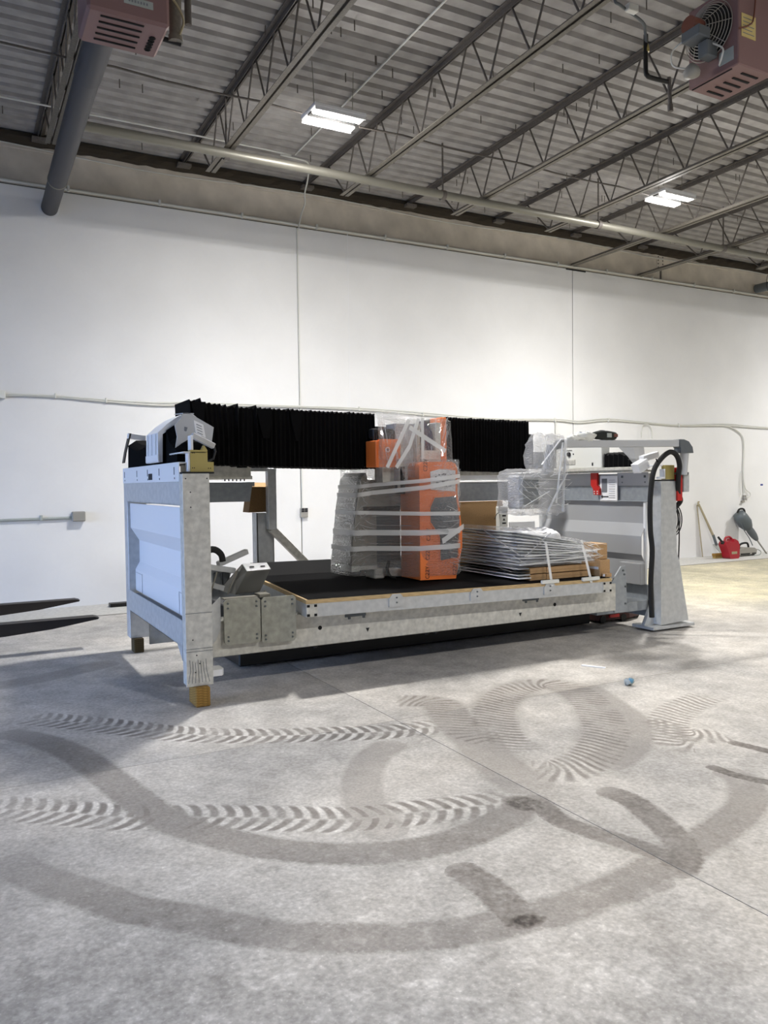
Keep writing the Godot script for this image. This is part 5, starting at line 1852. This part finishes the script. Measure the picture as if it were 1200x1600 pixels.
func pendant() -> void:
	var t := thing("pendant_arm", Vector3(6.63, 1.42, -5.8), "grey swing arm with dark corner caps over the right end of the machine", "support arm")
	var st := mb()
	bar(st, Vector3(4.93, 1.892, -5.70), Vector3(6.475, 1.919, -5.72), 0.06, 0.07, 0.006)
	obj("arm_tube", st, M.grey_sheet, t)
	st = mb()
	prism(st, PackedVector2Array([Vector2(6.47, 1.882), Vector2(6.47, 1.958), Vector2(6.53, 1.958), Vector2(6.60, 1.938), Vector2(6.655, 1.88), Vector2(6.668, 1.82), Vector2(6.485, 1.82), Vector2(6.485, 1.872)]), -5.77, -5.68)
	obj("corner_cap", st, M.motor_grey, t, "dark grey corner cap")
	st = mb()
	prism(st, PackedVector2Array([Vector2(4.94, 1.93), Vector2(4.90, 1.925), Vector2(4.86, 1.88), Vector2(4.855, 1.84), Vector2(4.94, 1.855)]), -5.74, -5.66)
	obj("corner_cap", st, M.motor_grey, t)
	st = mb()
	rod(st, Vector3(6.60, 1.60, -5.76), Vector3(6.60, 1.83, -5.735), 0.045, 16)
	obj("post_tube", st, M.grey_sheet, t)
	st = mb()
	rod(st, Vector3(6.63, 1.60, -5.80), Vector3(6.63, 1.625, -5.80), 0.072, 16)
	obj("swivel_ring", st, M.motor_grey, t)
	st = mb()
	box(st, Vector3(6.63, 1.42, -5.87), Vector3(6.715, 1.60, -5.77), 0.006)
	obj("post_bracket", st, M.galvanised, t)
	st = mb()
	box(st, Vector3(6.55, 1.325, -5.88), Vector3(6.625, 1.675, -5.84), 0.003)
	box(st, Vector3(6.595, 1.33, -5.84), Vector3(6.622, 1.675, -5.78), 0.003)
	box(st, Vector3(6.55, 1.33, -5.84), Vector3(6.60, 1.45, -5.78), 0.003)
	obj("red_bracket", st, M.red_paint, t, "red channel bracket")
	# wrapped control panel that hangs from the left end of the arm
	var w := thing("control_panel", Vector3(4.7, 1.25, -5.75), "control panel bundled in clear film, hanging from the left end of the swing arm", "control panel")
	st = mb()
	box(st, Vector3(4.47, 1.30, -5.92), Vector3(4.84, 1.61, -5.72), 0.02)
	obj("panel_case", st, M.grey_sheet, w)
	st = mb()
	box(st, Vector3(4.50, 1.34, -5.722), Vector3(4.68, 1.58, -5.716), 0.004)
	obj("screen", st, M.tool_grey, w)
	st = mb()
	rod(st, Vector3(4.80, 1.60, -5.75), Vector3(4.84, 1.88, -5.72), 0.05, 14)
	obj("drop_tube", st, M.grey_sheet, w)
	st = mb()
	blob(st, Vector3(4.385, 1.245, -5.98), Vector3(4.93, 1.655, -5.62), 9.0, 0.04, 6.0, 31, 84, 40)
	obj("stretch_film", st, M.film_white, w, "milky stretch film round the panel")
	st = mb()
	blob(st, Vector3(4.61, 1.60, -5.85), Vector3(4.95, 1.975, -5.62), 5.0, 0.06, 7.0, 32, 60, 34)
	obj("stretch_film", st, M.film_white, w)
	for q in [[Vector3(4.42, 1.33, -5.60), Vector3(4.70, 1.46, -5.59), 0.012], [Vector3(4.68, 1.27, -5.60), Vector3(4.90, 1.62, -5.59), 0.025], [Vector3(4.39, 1.575, -5.60), Vector3(4.93, 1.56, -5.59), 0.03], [Vector3(4.42, 1.50, -5.60), Vector3(4.93, 1.47, -5.59), 0.015], [Vector3(4.86, 1.27, -5.60), Vector3(4.90, 1.93, -5.60), 0.03], [Vector3(4.78, 1.35, -5.595), Vector3(4.86, 1.90, -5.595), 0.02], [Vector3(4.62, 1.70, -5.60), Vector3(4.84, 1.93, -5.60), 0.02]]:
		st = mb()
		bar(st, q[0], q[1], 0.003, q[2], 0.0, Vector3(0, 0.01, 1))
		obj("tape_band", st, M.tape_clear, w)
	creases(w, func(u: float, v: float) -> Vector3: return Vector3(4.39 + 0.54 * u, 1.26 + 0.38 * v, -5.598), 50, 7, 0.25, 0.3)
	creases(w, func(u: float, v: float) -> Vector3: return Vector3(4.63 + 0.30 * u, 1.63 + 0.32 * v, -5.598), 30, 8, 0.12, 0.7)
	# rubbish left on the arm
	st = mb()
	blob(st, Vector3(4.99, 1.93, -5.74), Vector3(5.20, 1.975, -5.66), 2.2, 0.03, 14.0, 41, 24, 12)
	blob(st, Vector3(5.12, 1.93, -5.75), Vector3(5.36, 2.01, -5.66), 2.2, 0.035, 14.0, 42, 24, 12)
	single("plastic_bag", st, M.plastic_white, Vector3(5.18, 1.93, -5.7), "crumpled white plastic bag lying on the grey swing arm", "bag")
	st = mb()
	blob(st, Vector3(5.33, 1.935, -5.76), Vector3(5.63, 2.025, -5.66), 3.0, 0.012, 8.0, 43, 24, 12)
	var pk := single("printed_packet", st, M.rag_dark, Vector3(5.48, 1.935, -5.7), "dark printed packet lying on the swing arm beside the white bag", "packet")
	st = mb()
	box(st, Vector3(5.46, 1.96, -5.662), Vector3(5.52, 2.0, -5.655), 0.002)
	obj("print", st, M.label_grey, pk)
	st = mb()
	box(st, Vector3(5.55, 1.965, -5.664), Vector3(5.60, 1.995, -5.656), 0.002)
	obj("print", st, M.motor_brown, pk)
	# thick black hose looped over the right front column
	st = mb()
	tube(st, smooth_path([Vector3(6.115, 0.17, -5.72), Vector3(6.10, 0.5, -5.72), Vector3(6.11, 0.84, -5.71), Vector3(6.085, 1.05, -5.71), Vector3(6.08, 1.30, -5.71), Vector3(6.10, 1.50, -5.71), Vector3(6.13, 1.63, -5.71), Vector3(6.19, 1.72, -5.71), Vector3(6.29, 1.80, -5.71), Vector3(6.38, 1.83, -5.71), Vector3(6.46, 1.79, -5.71), Vector3(6.52, 1.70, -5.73), Vector3(6.54, 1.60, -5.76), Vector3(6.58, 1.42, -5.80), Vector3(6.66, 1.33, -5.84), Vector3(6.63, 1.26, -5.88), Vector3(6.57, 1.20, -5.9)], 6), 0.026, 14)
	var h := single("black_hose", st, M.black_rubber, Vector3(6.11, 0.17, -5.72), "thick black cable hose looped over the right front column and hanging down", "hose")
	st = mb()
	for k in 2:
		tube(st, [Vector3(6.19, 1.715, -5.735), Vector3(6.17, 1.73, -5.70), Vector3(6.155, 1.76, -5.70)], 0.007, 6)
	obj("cable_tie", st, M.print_dark, h)
	# thin coiled leads behind the column
	t = thing("cable_coil", Vector3(6.70, 1.1, -5.97), "coil of thin black leads hanging behind the right front column", "cable")
	for k in 4:
		st = mb()
		var p := []
		for j in 33:
			var a := TAU * j / 32
			p.append(Vector3(6.70 + cos(a) * (0.13 - 0.018 * k), 1.12 + sin(a) * (0.17 - 0.012 * k), -5.97 - 0.01 * k))
		tube(st, p, 0.006, 6)
		obj("loop", st, M.black_rubber, t)
	st = mb()
	tube(st, smooth_path([Vector3(6.76, 1.26, -5.97), Vector3(6.80, 1.0, -5.98), Vector3(6.79, 0.7, -5.98), Vector3(6.76, 0.46, -5.98)], 6), 0.007, 6)
	obj("tail", st, M.black_rubber, t)
	st = mb()
	tube(st, smooth_path([Vector3(6.62, 1.30, -5.95), Vector3(6.68, 1.28, -5.97), Vector3(6.72, 1.22, -5.98)], 5), 0.012, 6)
	obj("bundle", st, M.black_rubber, t)

func on_the_floor() -> void:
	# red machine skate under the right end of the beam
	var t := thing("machine_skate", Vector3(6.3, 0, -6.6), "low dark red machine skate on the floor under the right end of the beam", "machine skate")
	var st := mb()
	poly_prism(st, PackedVector2Array([Vector2(6.06, -6.44), Vector2(6.50, -6.40), Vector2(6.72, -6.48), Vector2(6.86, -6.62), Vector2(6.90, -6.80), Vector2(6.62, -6.86), Vector2(6.10, -6.82)]), 0.03, 0.115, upright())
	obj("frame", st, M.red_rust, t)
	st = mb()
	poly_prism(st, PackedVector2Array([Vector2(6.12, -6.47), Vector2(6.50, -6.43), Vector2(6.68, -6.5), Vector2(6.82, -6.64), Vector2(6.84, -6.78), Vector2(6.62, -6.83), Vector2(6.15, -6.80)]), 0.115, 0.135, upright())
	obj("top_pad", st, M.black_rubber, t)
	for q in [[6.14, -6.44], [6.42, -6.415], [6.70, -6.50], [6.86, -6.66]]:
		st = mb()
		rod(st, Vector3(q[0], 0.042, q[1] - 0.10), Vector3(q[0], 0.042, q[1] + 0.012), 0.042, 14)
		obj("roller", st, M.black_paint, t)
	st = mb()
	box(st, Vector3(6.22, 0.055, -6.43), Vector3(6.36, 0.09, -6.405), 0.003)
	obj("name_plate", st, M.red_paint, t)
	# litter
	st = mb()
	box(st, Vector3(-0.10, 0, -0.016), Vector3(0.10, 0.006, 0.016), 0.001, Transform3D(Basis(Vector3(0, 1, 0), -1.05), Vector3(4.63, 0.001, -4.96)))
	single("paper_strip", st, M.paper, Vector3(4.63, 0, -4.96), "narrow white strip lying on the concrete in front of the machine", "litter")
	st = mb()
	blob(st, Vector3(4.40, 0.0, -4.41), Vector3(4.47, 0.055, -4.34), 2.2, 0.02, 30.0, 71, 18, 10)
	var wd := single("crumpled_wrapper", st, M.label_grey, Vector3(4.435, 0, -4.375), "small crumpled blue and white wrapper on the concrete at the right", "litter")
	st = mb()
	blob(st, Vector3(4.415, 0.02, -4.37), Vector3(4.455, 0.058, -4.335), 2.2, 0.01, 40.0, 72, 12, 8)
	obj("blue_print", st, mat("wrapper_blue", Color(0.35, 0.55, 0.66), 0.5), wd)
	# fork blades of a lift truck that stands outside the picture on the left
	t = thing("lift_truck_forks", Vector3(-0.6, 0, -8.7), "pair of long dark tapered forks of a lift truck, entering from the left edge", "forks")
	for z in [-9.40, -8.05]:
		st = mb()
		prism(st, PackedVector2Array([Vector2(-0.58, 0.17), Vector2(0.35, 0.195), Vector2(0.75, 0.225), Vector2(1.16, 0.283), Vector2(1.17, 0.297), Vector2(1.13, 0.308), Vector2(-0.48, 0.308), Vector2(-0.48, 1.0), Vector2(-0.58, 1.0)]), z - 0.075, z + 0.075)
		obj("fork", st, M.fork_steel, t)
	st = mb()
	box(st, Vector3(-0.70, 0.85, -9.6), Vector3(-0.58, 0.97, -7.85), 0.01)
	box(st, Vector3(-0.70, 0.38, -9.6), Vector3(-0.58, 0.50, -7.85), 0.01)
	obj("fork_carriage", st, M.black_paint, t)
	st = mb()
	for z in [-9.1, -8.35]:
		box(st, Vector3(-0.85, 0.0, z - 0.06), Vector3(-0.70, 2.2, z + 0.06), 0.01)
	obj("mast_rail", st, M.black_paint, t)

func wall_fittings() -> void:
	var z := -10.95
	var t := thing("wall_cable", Vector3(0.5, 2.65, z), "pair of white cables strung along the rear wall at bellows height", "cable")
	var main := [[0.505, 2.705], [1.131, 2.707], [1.715, 2.672], [2.374, 2.645], [2.895, 2.663], [4.2, 2.69], [5.462, 2.685], [6.607, 2.641], [7.859, 2.603], [9.32, 2.62], [9.746, 2.596], [10.0, 2.60], [10.59, 2.653], [11.566, 2.63], [12.428, 2.601], [13.735, 2.631], [14.599, 2.612], [15.3, 2.605]]
	for k in 2:
		var st := mb()
		var p := []
		for q in main: p.append(Vector3(q[0], q[1] + 0.022 * k - 0.012 * k * sin(q[0] * 1.7), z + 0.008 * k))
		tube(st, smooth_path(p, 5), 0.013 if k == 0 else 0.010, 7)
		obj("cable", st, M.cable_white, t)
	for q in [[1.131, 2.707], [1.75, 2.672], [2.9, 2.663], [5.462, 2.685], [6.607, 2.641], [9.32, 2.62], [10.59, 2.653], [12.428, 2.601]]:
		var st := mb()
		box(st, Vector3(q[0], q[1] - 0.022, z - 0.015), Vector3(q[0] + 0.02, q[1] + 0.045, z + 0.024), 0.004)
		obj("clip", st, M.cable_white, t)
	for q in [[[9.32, 2.61], [9.345, 2.58], [9.347, 2.2]], [[11.42, 2.35], [11.43, 2.52], [11.483, 2.60], [11.60, 2.60], [11.69, 2.5], [11.70, 2.34]]]:
		var st := mb()
		var p := []
		for v in q: p.append(Vector3(v[0], v[1], z + 0.015))
		tube(st, smooth_path(p, 5), 0.009, 6)
		obj("loose_loop", st, M.cable_white, t)
	var st := mb()
	box(st, Vector3(0.38, 2.66, WALL_Z), Vector3(0.565, 2.76, WALL_Z + 0.05), 0.006)
	obj("junction_box", st, M.plastic_white, t)
	# drop on the right with its tangle
	t = thing("cable_drop", Vector3(14.3, 1.1, z), "white cables dropping to a small tangle of sockets right of the machine", "cable")
	st = mb()
	tube(st, smooth_path([Vector3(13.5, 2.62, z), Vector3(13.8, 2.625, z), Vector3(14.1, 2.55, z), Vector3(14.30, 2.42, z), Vector3(14.345, 2.2, z), Vector3(14.33, 1.7, z), Vector3(14.36, 1.25, z)], 6), 0.013, 7)
	obj("cable", st, M.cable_white, t)
	st = mb()
	tube(st, smooth_path([Vector3(14.33, 1.6, z), Vector3(14.40, 1.35, z), Vector3(14.52, 1.25, z + 0.02), Vector3(14.50, 1.17, z + 0.02), Vector3(14.40, 1.16, z)], 6), 0.009, 6)
	tube(st, smooth_path([Vector3(14.25, 1.7, z), Vector3(14.23, 1.4, z), Vector3(14.25, 1.2, z)], 6), 0.006, 6)
	obj("loose_loop", st, M.cable_white, t)
	for q in [[14.36, 1.19], [14.37, 1.13], [14.31, 1.08]]:
		st = mb()
		box(st, Vector3(q[0] - 0.04, q[1] - 0.022, z - 0.01), Vector3(q[0] + 0.04, q[1] + 0.022, z + 0.03), 0.006)
		obj("socket", st, M.tool_light, t)
	# conduit and box low on the left
	t = thing("low_conduit", Vector3(0.4, 1.15, z), "white conduit ending in a grey box low on the left of the rear wall", "conduit")
	st = mb()
	rod(st, Vector3(-3.0, 1.12, z), Vector3(1.30, 1.155, z), 0.018, 10)
	obj("pipe", st, M.label_grey, t)
	st = mb()
	box(st, Vector3(1.30, 1.11, WALL_Z), Vector3(1.46, 1.235, WALL_Z + 0.09), 0.008)
	obj("junction_box", st, M.tool_light, t)
	st = mb()
	box(st, Vector3(0.92, 1.13, WALL_Z), Vector3(0.95, 1.20, WALL_Z + 0.045), 0.003)
	obj("clip", st, M.label_grey, t)
	# outlet under the left wall joint, with its conduit in the joint
	t = thing("wall_outlet", Vector3(4.53, 1.13, z), "metal outlet box with dark sockets on the rear wall below the bellows", "outlet")
	st = mb()
	box(st, Vector3(4.475, 1.06, WALL_Z), Vector3(4.59, 1.20, WALL_Z + 0.05), 0.006)
	obj("box", st, M.tool_light, t)
	st = mb()
	for i in 2:
		for j in 2:
			box(st, Vector3(4.485 + i * 0.052, 1.14 + j * 0.03, WALL_Z + 0.05), Vector3(4.53 + i * 0.052, 1.165 + j * 0.03, WALL_Z + 0.056), 0.003)
	obj("socket", st, M.print_dark, t)
	st = mb()
	rod(st, Vector3(4.505, 5.30, WALL_Z + 0.004), Vector3(4.515, 1.19, WALL_Z + 0.004), 0.011, 8)
	obj("riser", st, M.cable_white, t)
	st = mb()
	box(st, Vector3(14.90, 1.40, WALL_Z - 0.003), Vector3(14.98, 1.435, WALL_Z + 0.003), 0.001)
	single("blue_tape", st, M.blue_tape, Vector3(14.94, 1.41, WALL_Z), "scrap of blue tape on the white wall at the right edge", "tape")
	st = mb()
	box(st, Vector3(1.69, 0.0, -10.72), Vector3(2.1, 0.05, -10.60), 0.006)
	single("black_scrap", st, M.black_paint, Vector3(1.9, 0, -10.66), "short black bar lying at the wall foot behind the left rear leg", "scrap")

func tools() -> void:
	# shovel leaning on the wall
	var t := thing("shovel", Vector3(13.4, 0.02, -10.7), "square mouthed shovel with a pale wooden handle leaning on the wall at the right", "shovel")
	var st := mb()
	var a := Vector3(12.98, 1.06, -10.93)
	var b := Vector3(13.26, 0.36, -10.78)
	tube(st, [a, b], 0.018, 10, 0.026)
	obj("handle", st, M.handle_wood, t)
	st = mb()
	tube(st, smooth_path([a + Vector3(0.02, -0.04, 0), a + Vector3(-0.03, -0.02, 0.01), a + Vector3(-0.025, 0.035, 0.01), a + Vector3(0.01, 0.04, 0)], 4), 0.016, 6)
	obj("grip", st, M.handle_wood, t)
	st = mb()
	rod(st, b + Vector3(-0.03, 0.08, -0.01), b + Vector3(0.03, -0.12, 0.02), 0.027, 10)
	obj("socket", st, M.tool_grey, t)
	st = mb()
	loft(st, [PackedVector3Array([Vector3(13.20, 0.25, -10.78), Vector3(13.37, 0.27, -10.78), Vector3(13.37, 0.275, -10.77), Vector3(13.20, 0.255, -10.77)]), PackedVector3Array([Vector3(13.38, 0.015, -10.68), Vector3(13.62, 0.03, -10.68), Vector3(13.62, 0.035, -10.67), Vector3(13.38, 0.02, -10.67)])], true, true)
	obj("blade", st, M.label_grey, t)
	# thin stick upright against the wall
	st = mb()
	rod(st, Vector3(12.96, 1.04, -10.955), Vector3(13.06, 0.0, -10.90), 0.011, 8)
	single("wooden_stick", st, M.handle_wood, Vector3(13.06, 0, -10.9), "thin pale stick standing upright against the wall left of the shovel", "stick")
	t = thing("brush_head", Vector3(13.15, 0, -10.58), "brown block shaped brush head on the floor in front of the shovel", "brush")
	st = mb()
	box(st, Vector3(12.98, 0.045, -10.62), Vector3(13.33, 0.095, -10.53), 0.006)
	obj("back", st, M.timber, t)
	st = mb()
	for k in 26:
		box(st, Vector3(12.99 + k * 0.011, 0.0, -10.61), Vector3(12.998 + k * 0.011, 0.048, -10.54), 0.001)
	var br := obj("bristles", st, M.bristle, t)
	br.set_meta("kind", "stuff")
	# red petrol can
	t = thing("fuel_can", Vector3(13.2, 0, -10.4), "red plastic fuel can with a black spout on the floor against the wall", "fuel can")
	st = mb()
	prism(st, PackedVector2Array([Vector2(13.160, 0.0), Vector2(13.380, 0.0), Vector2(13.410, 0.03), Vector2(13.415, 0.26), Vector2(13.370, 0.34), Vector2(13.280, 0.385), Vector2(13.240, 0.33), Vector2(13.150, 0.315), Vector2(13.120, 0.35), Vector2(13.060, 0.34), Vector2(13.020, 0.28), Vector2(13.050, 0.23), Vector2(13.110, 0.12), Vector2(13.135, 0.03)]), -10.50, -10.32)
	obj("body", st, M.plastic_red, t)
	st = mb()
	tube(st, smooth_path([Vector3(13.080, 0.335, -10.410), Vector3(13.120, 0.41, -10.410), Vector3(13.220, 0.42, -10.410), Vector3(13.290, 0.38, -10.410)], 5), 0.022, 8)
	obj("handle", st, M.plastic_red, t)
	st = mb()
	rod(st, Vector3(13.040, 0.31, -10.410), Vector3(12.920, 0.43, -10.420), 0.020, 10)
	rod(st, Vector3(13.020, 0.29, -10.410), Vector3(13.060, 0.33, -10.410), 0.032, 10)
	obj("spout", st, M.black_rubber, t)
	st = mb()
	box(st, Vector3(13.180, 0.09, -10.322), Vector3(13.340, 0.14, -10.317), 0.002)
	obj("label", st, M.handle_wood, t)
	# breaker hammer leaning on the wall, chisel down
	t = thing("breaker_hammer", Vector3(14.6, 0.0, -10.7), "dark grey electric breaker hammer leaning on the wall, chisel to the floor", "power tool")
	st = mb()
	var axis := (Vector3(14.66, 0.0, -10.66) - Vector3(14.02, 0.86, -10.86)).normalized()
	var o := Vector3(14.04, 0.84, -10.84)
	var bas := Basis(Vector3(0, 0, 1).cross(axis).normalized(), axis, Vector3.ZERO)
	bas.z = bas.x.cross(bas.y).normalized()
	lathe(st, [Vector2(0.05, -0.02), Vector2(0.11, 0.0), Vector2(0.135, 0.10), Vector2(0.14, 0.26), Vector2(0.10, 0.36), Vector2(0.075, 0.40)], 18, Transform3D(bas, o))
	obj("motor_body", st, M.tool_grey, t)
	st = mb()
	lathe(st, [Vector2(0.07, 0.38), Vector2(0.075, 0.48), Vector2(0.07, 0.58), Vector2(0.05, 0.66), Vector2(0.035, 0.70)], 16, Transform3D(bas, o))
	obj("barrel", st, M.motor_grey, t)
	st = mb()
	rod(st, o + axis * 0.69, o + axis * 1.09, 0.016, 10)
	obj("chisel", st, M.tool_light, t)
	st = mb()
	tube(st, smooth_path([o + Vector3(-0.07, 0.02, 0.03), o + Vector3(-0.03, 0.09, 0.05), o + Vector3(0.08, 0.09, 0.06), o + Vector3(0.14, 0.0, 0.05)], 5), 0.020, 8)
	obj("rear_handle", st, M.black_rubber, t)
	st = mb()
	tube(st, smooth_path([o + Vector3(-0.04, -0.05, 0.05), o + Vector3(0.02, -0.3, 0.1), o + Vector3(0.13, -0.5, 0.16), o + Vector3(0.18, -0.65, 0.2)], 6), 0.010, 6)
	obj("lead", st, M.motor_grey, t)
	# flat grey air tool with a black handle
	t = thing("plate_tool", Vector3(13.920, 0, -10.6), "low grey tool with a black carrying handle on the floor by the hammer", "power tool")
	st = mb()
	prism(st, PackedVector2Array([Vector2(13.680, 0.02), Vector2(14.180, 0.03), Vector2(14.200, 0.12), Vector2(14.120, 0.16), Vector2(13.840, 0.175), Vector2(13.720, 0.13), Vector2(13.670, 0.06)]), -10.72, -10.52)
	obj("body", st, M.tool_light, t)
	st = mb()
	box(st, Vector3(13.700, 0.035, -10.522), Vector3(13.980, 0.06, -10.512), 0.003)
	box(st, Vector3(14.040, 0.04, -10.522), Vector3(14.160, 0.06, -10.512), 0.003)
	obj("dark_slot", st, M.slot_black, t)
	st = mb()
	tube(st, smooth_path([Vector3(13.750, 0.14, -10.60), Vector3(13.770, 0.22, -10.60), Vector3(13.870, 0.255, -10.60), Vector3(14.000, 0.25, -10.60), Vector3(14.040, 0.17, -10.60)], 5), 0.020, 8)
	obj("handle", st, M.black_rubber, t)
	st = mb()
	for x in [13.72, 14.12]:
		box(st, Vector3(x, 0.0, -10.70), Vector3(x + 0.04, 0.03, -10.54), 0.004)
	obj("foot", st, M.black_rubber, t)
	st = mb()
	tube(st, smooth_path([Vector3(14.190, 0.10, -10.6), Vector3(14.300, 0.11, -10.58), Vector3(14.370, 0.06, -10.56), Vector3(14.270, 0.012, -10.52), Vector3(14.020, 0.012, -10.46)], 6), 0.010, 6)
	obj("lead", st, M.label_grey, t)

func _ready() -> void:
	rng.seed = 7
	var cam := Camera3D.new()
	cam.name = "camera"
	add_child(cam)
	cam.position = Vector3(0, 1.55, 0)
	cam.rotation = Vector3(-0.0361489, -0.4932057, -0.0127352)
	cam.fov = 65.65
	cam.near = 0.05
	cam.far = 200.0
	cam.current = true
	var we := WorldEnvironment.new()
	we.name = "environment"
	var env := Environment.new()
	env.background_mode = Environment.BG_SKY
	var sm := ProceduralSkyMaterial.new()
	sm.sky_top_color = Color(0.48, 0.60, 0.84)
	sm.sky_horizon_color = Color(0.70, 0.79, 0.94)
	sm.ground_bottom_color = Color(0.45, 0.47, 0.5)
	sm.ground_horizon_color = Color(0.6, 0.65, 0.72)
	sm.sky_energy_multiplier = 3.5
	sm.ground_energy_multiplier = 1.4
	var sky := Sky.new()
	sky.sky_material = sm
	env.sky = sky
	env.tonemap_mode = Environment.TONE_MAPPER_LINEAR
	env.tonemap_exposure = 1.06
	env.sdfgi_enabled = true
	env.ssao_enabled = true
	env.ssil_enabled = true
	we.environment = env
	add_child(we)
	make_materials()
	lights()
	shell()
	overhead()
	machine()
	timber_blocks()
	panel_stack()
	pendant()
	on_the_floor()
	wall_fittings()
	tools()
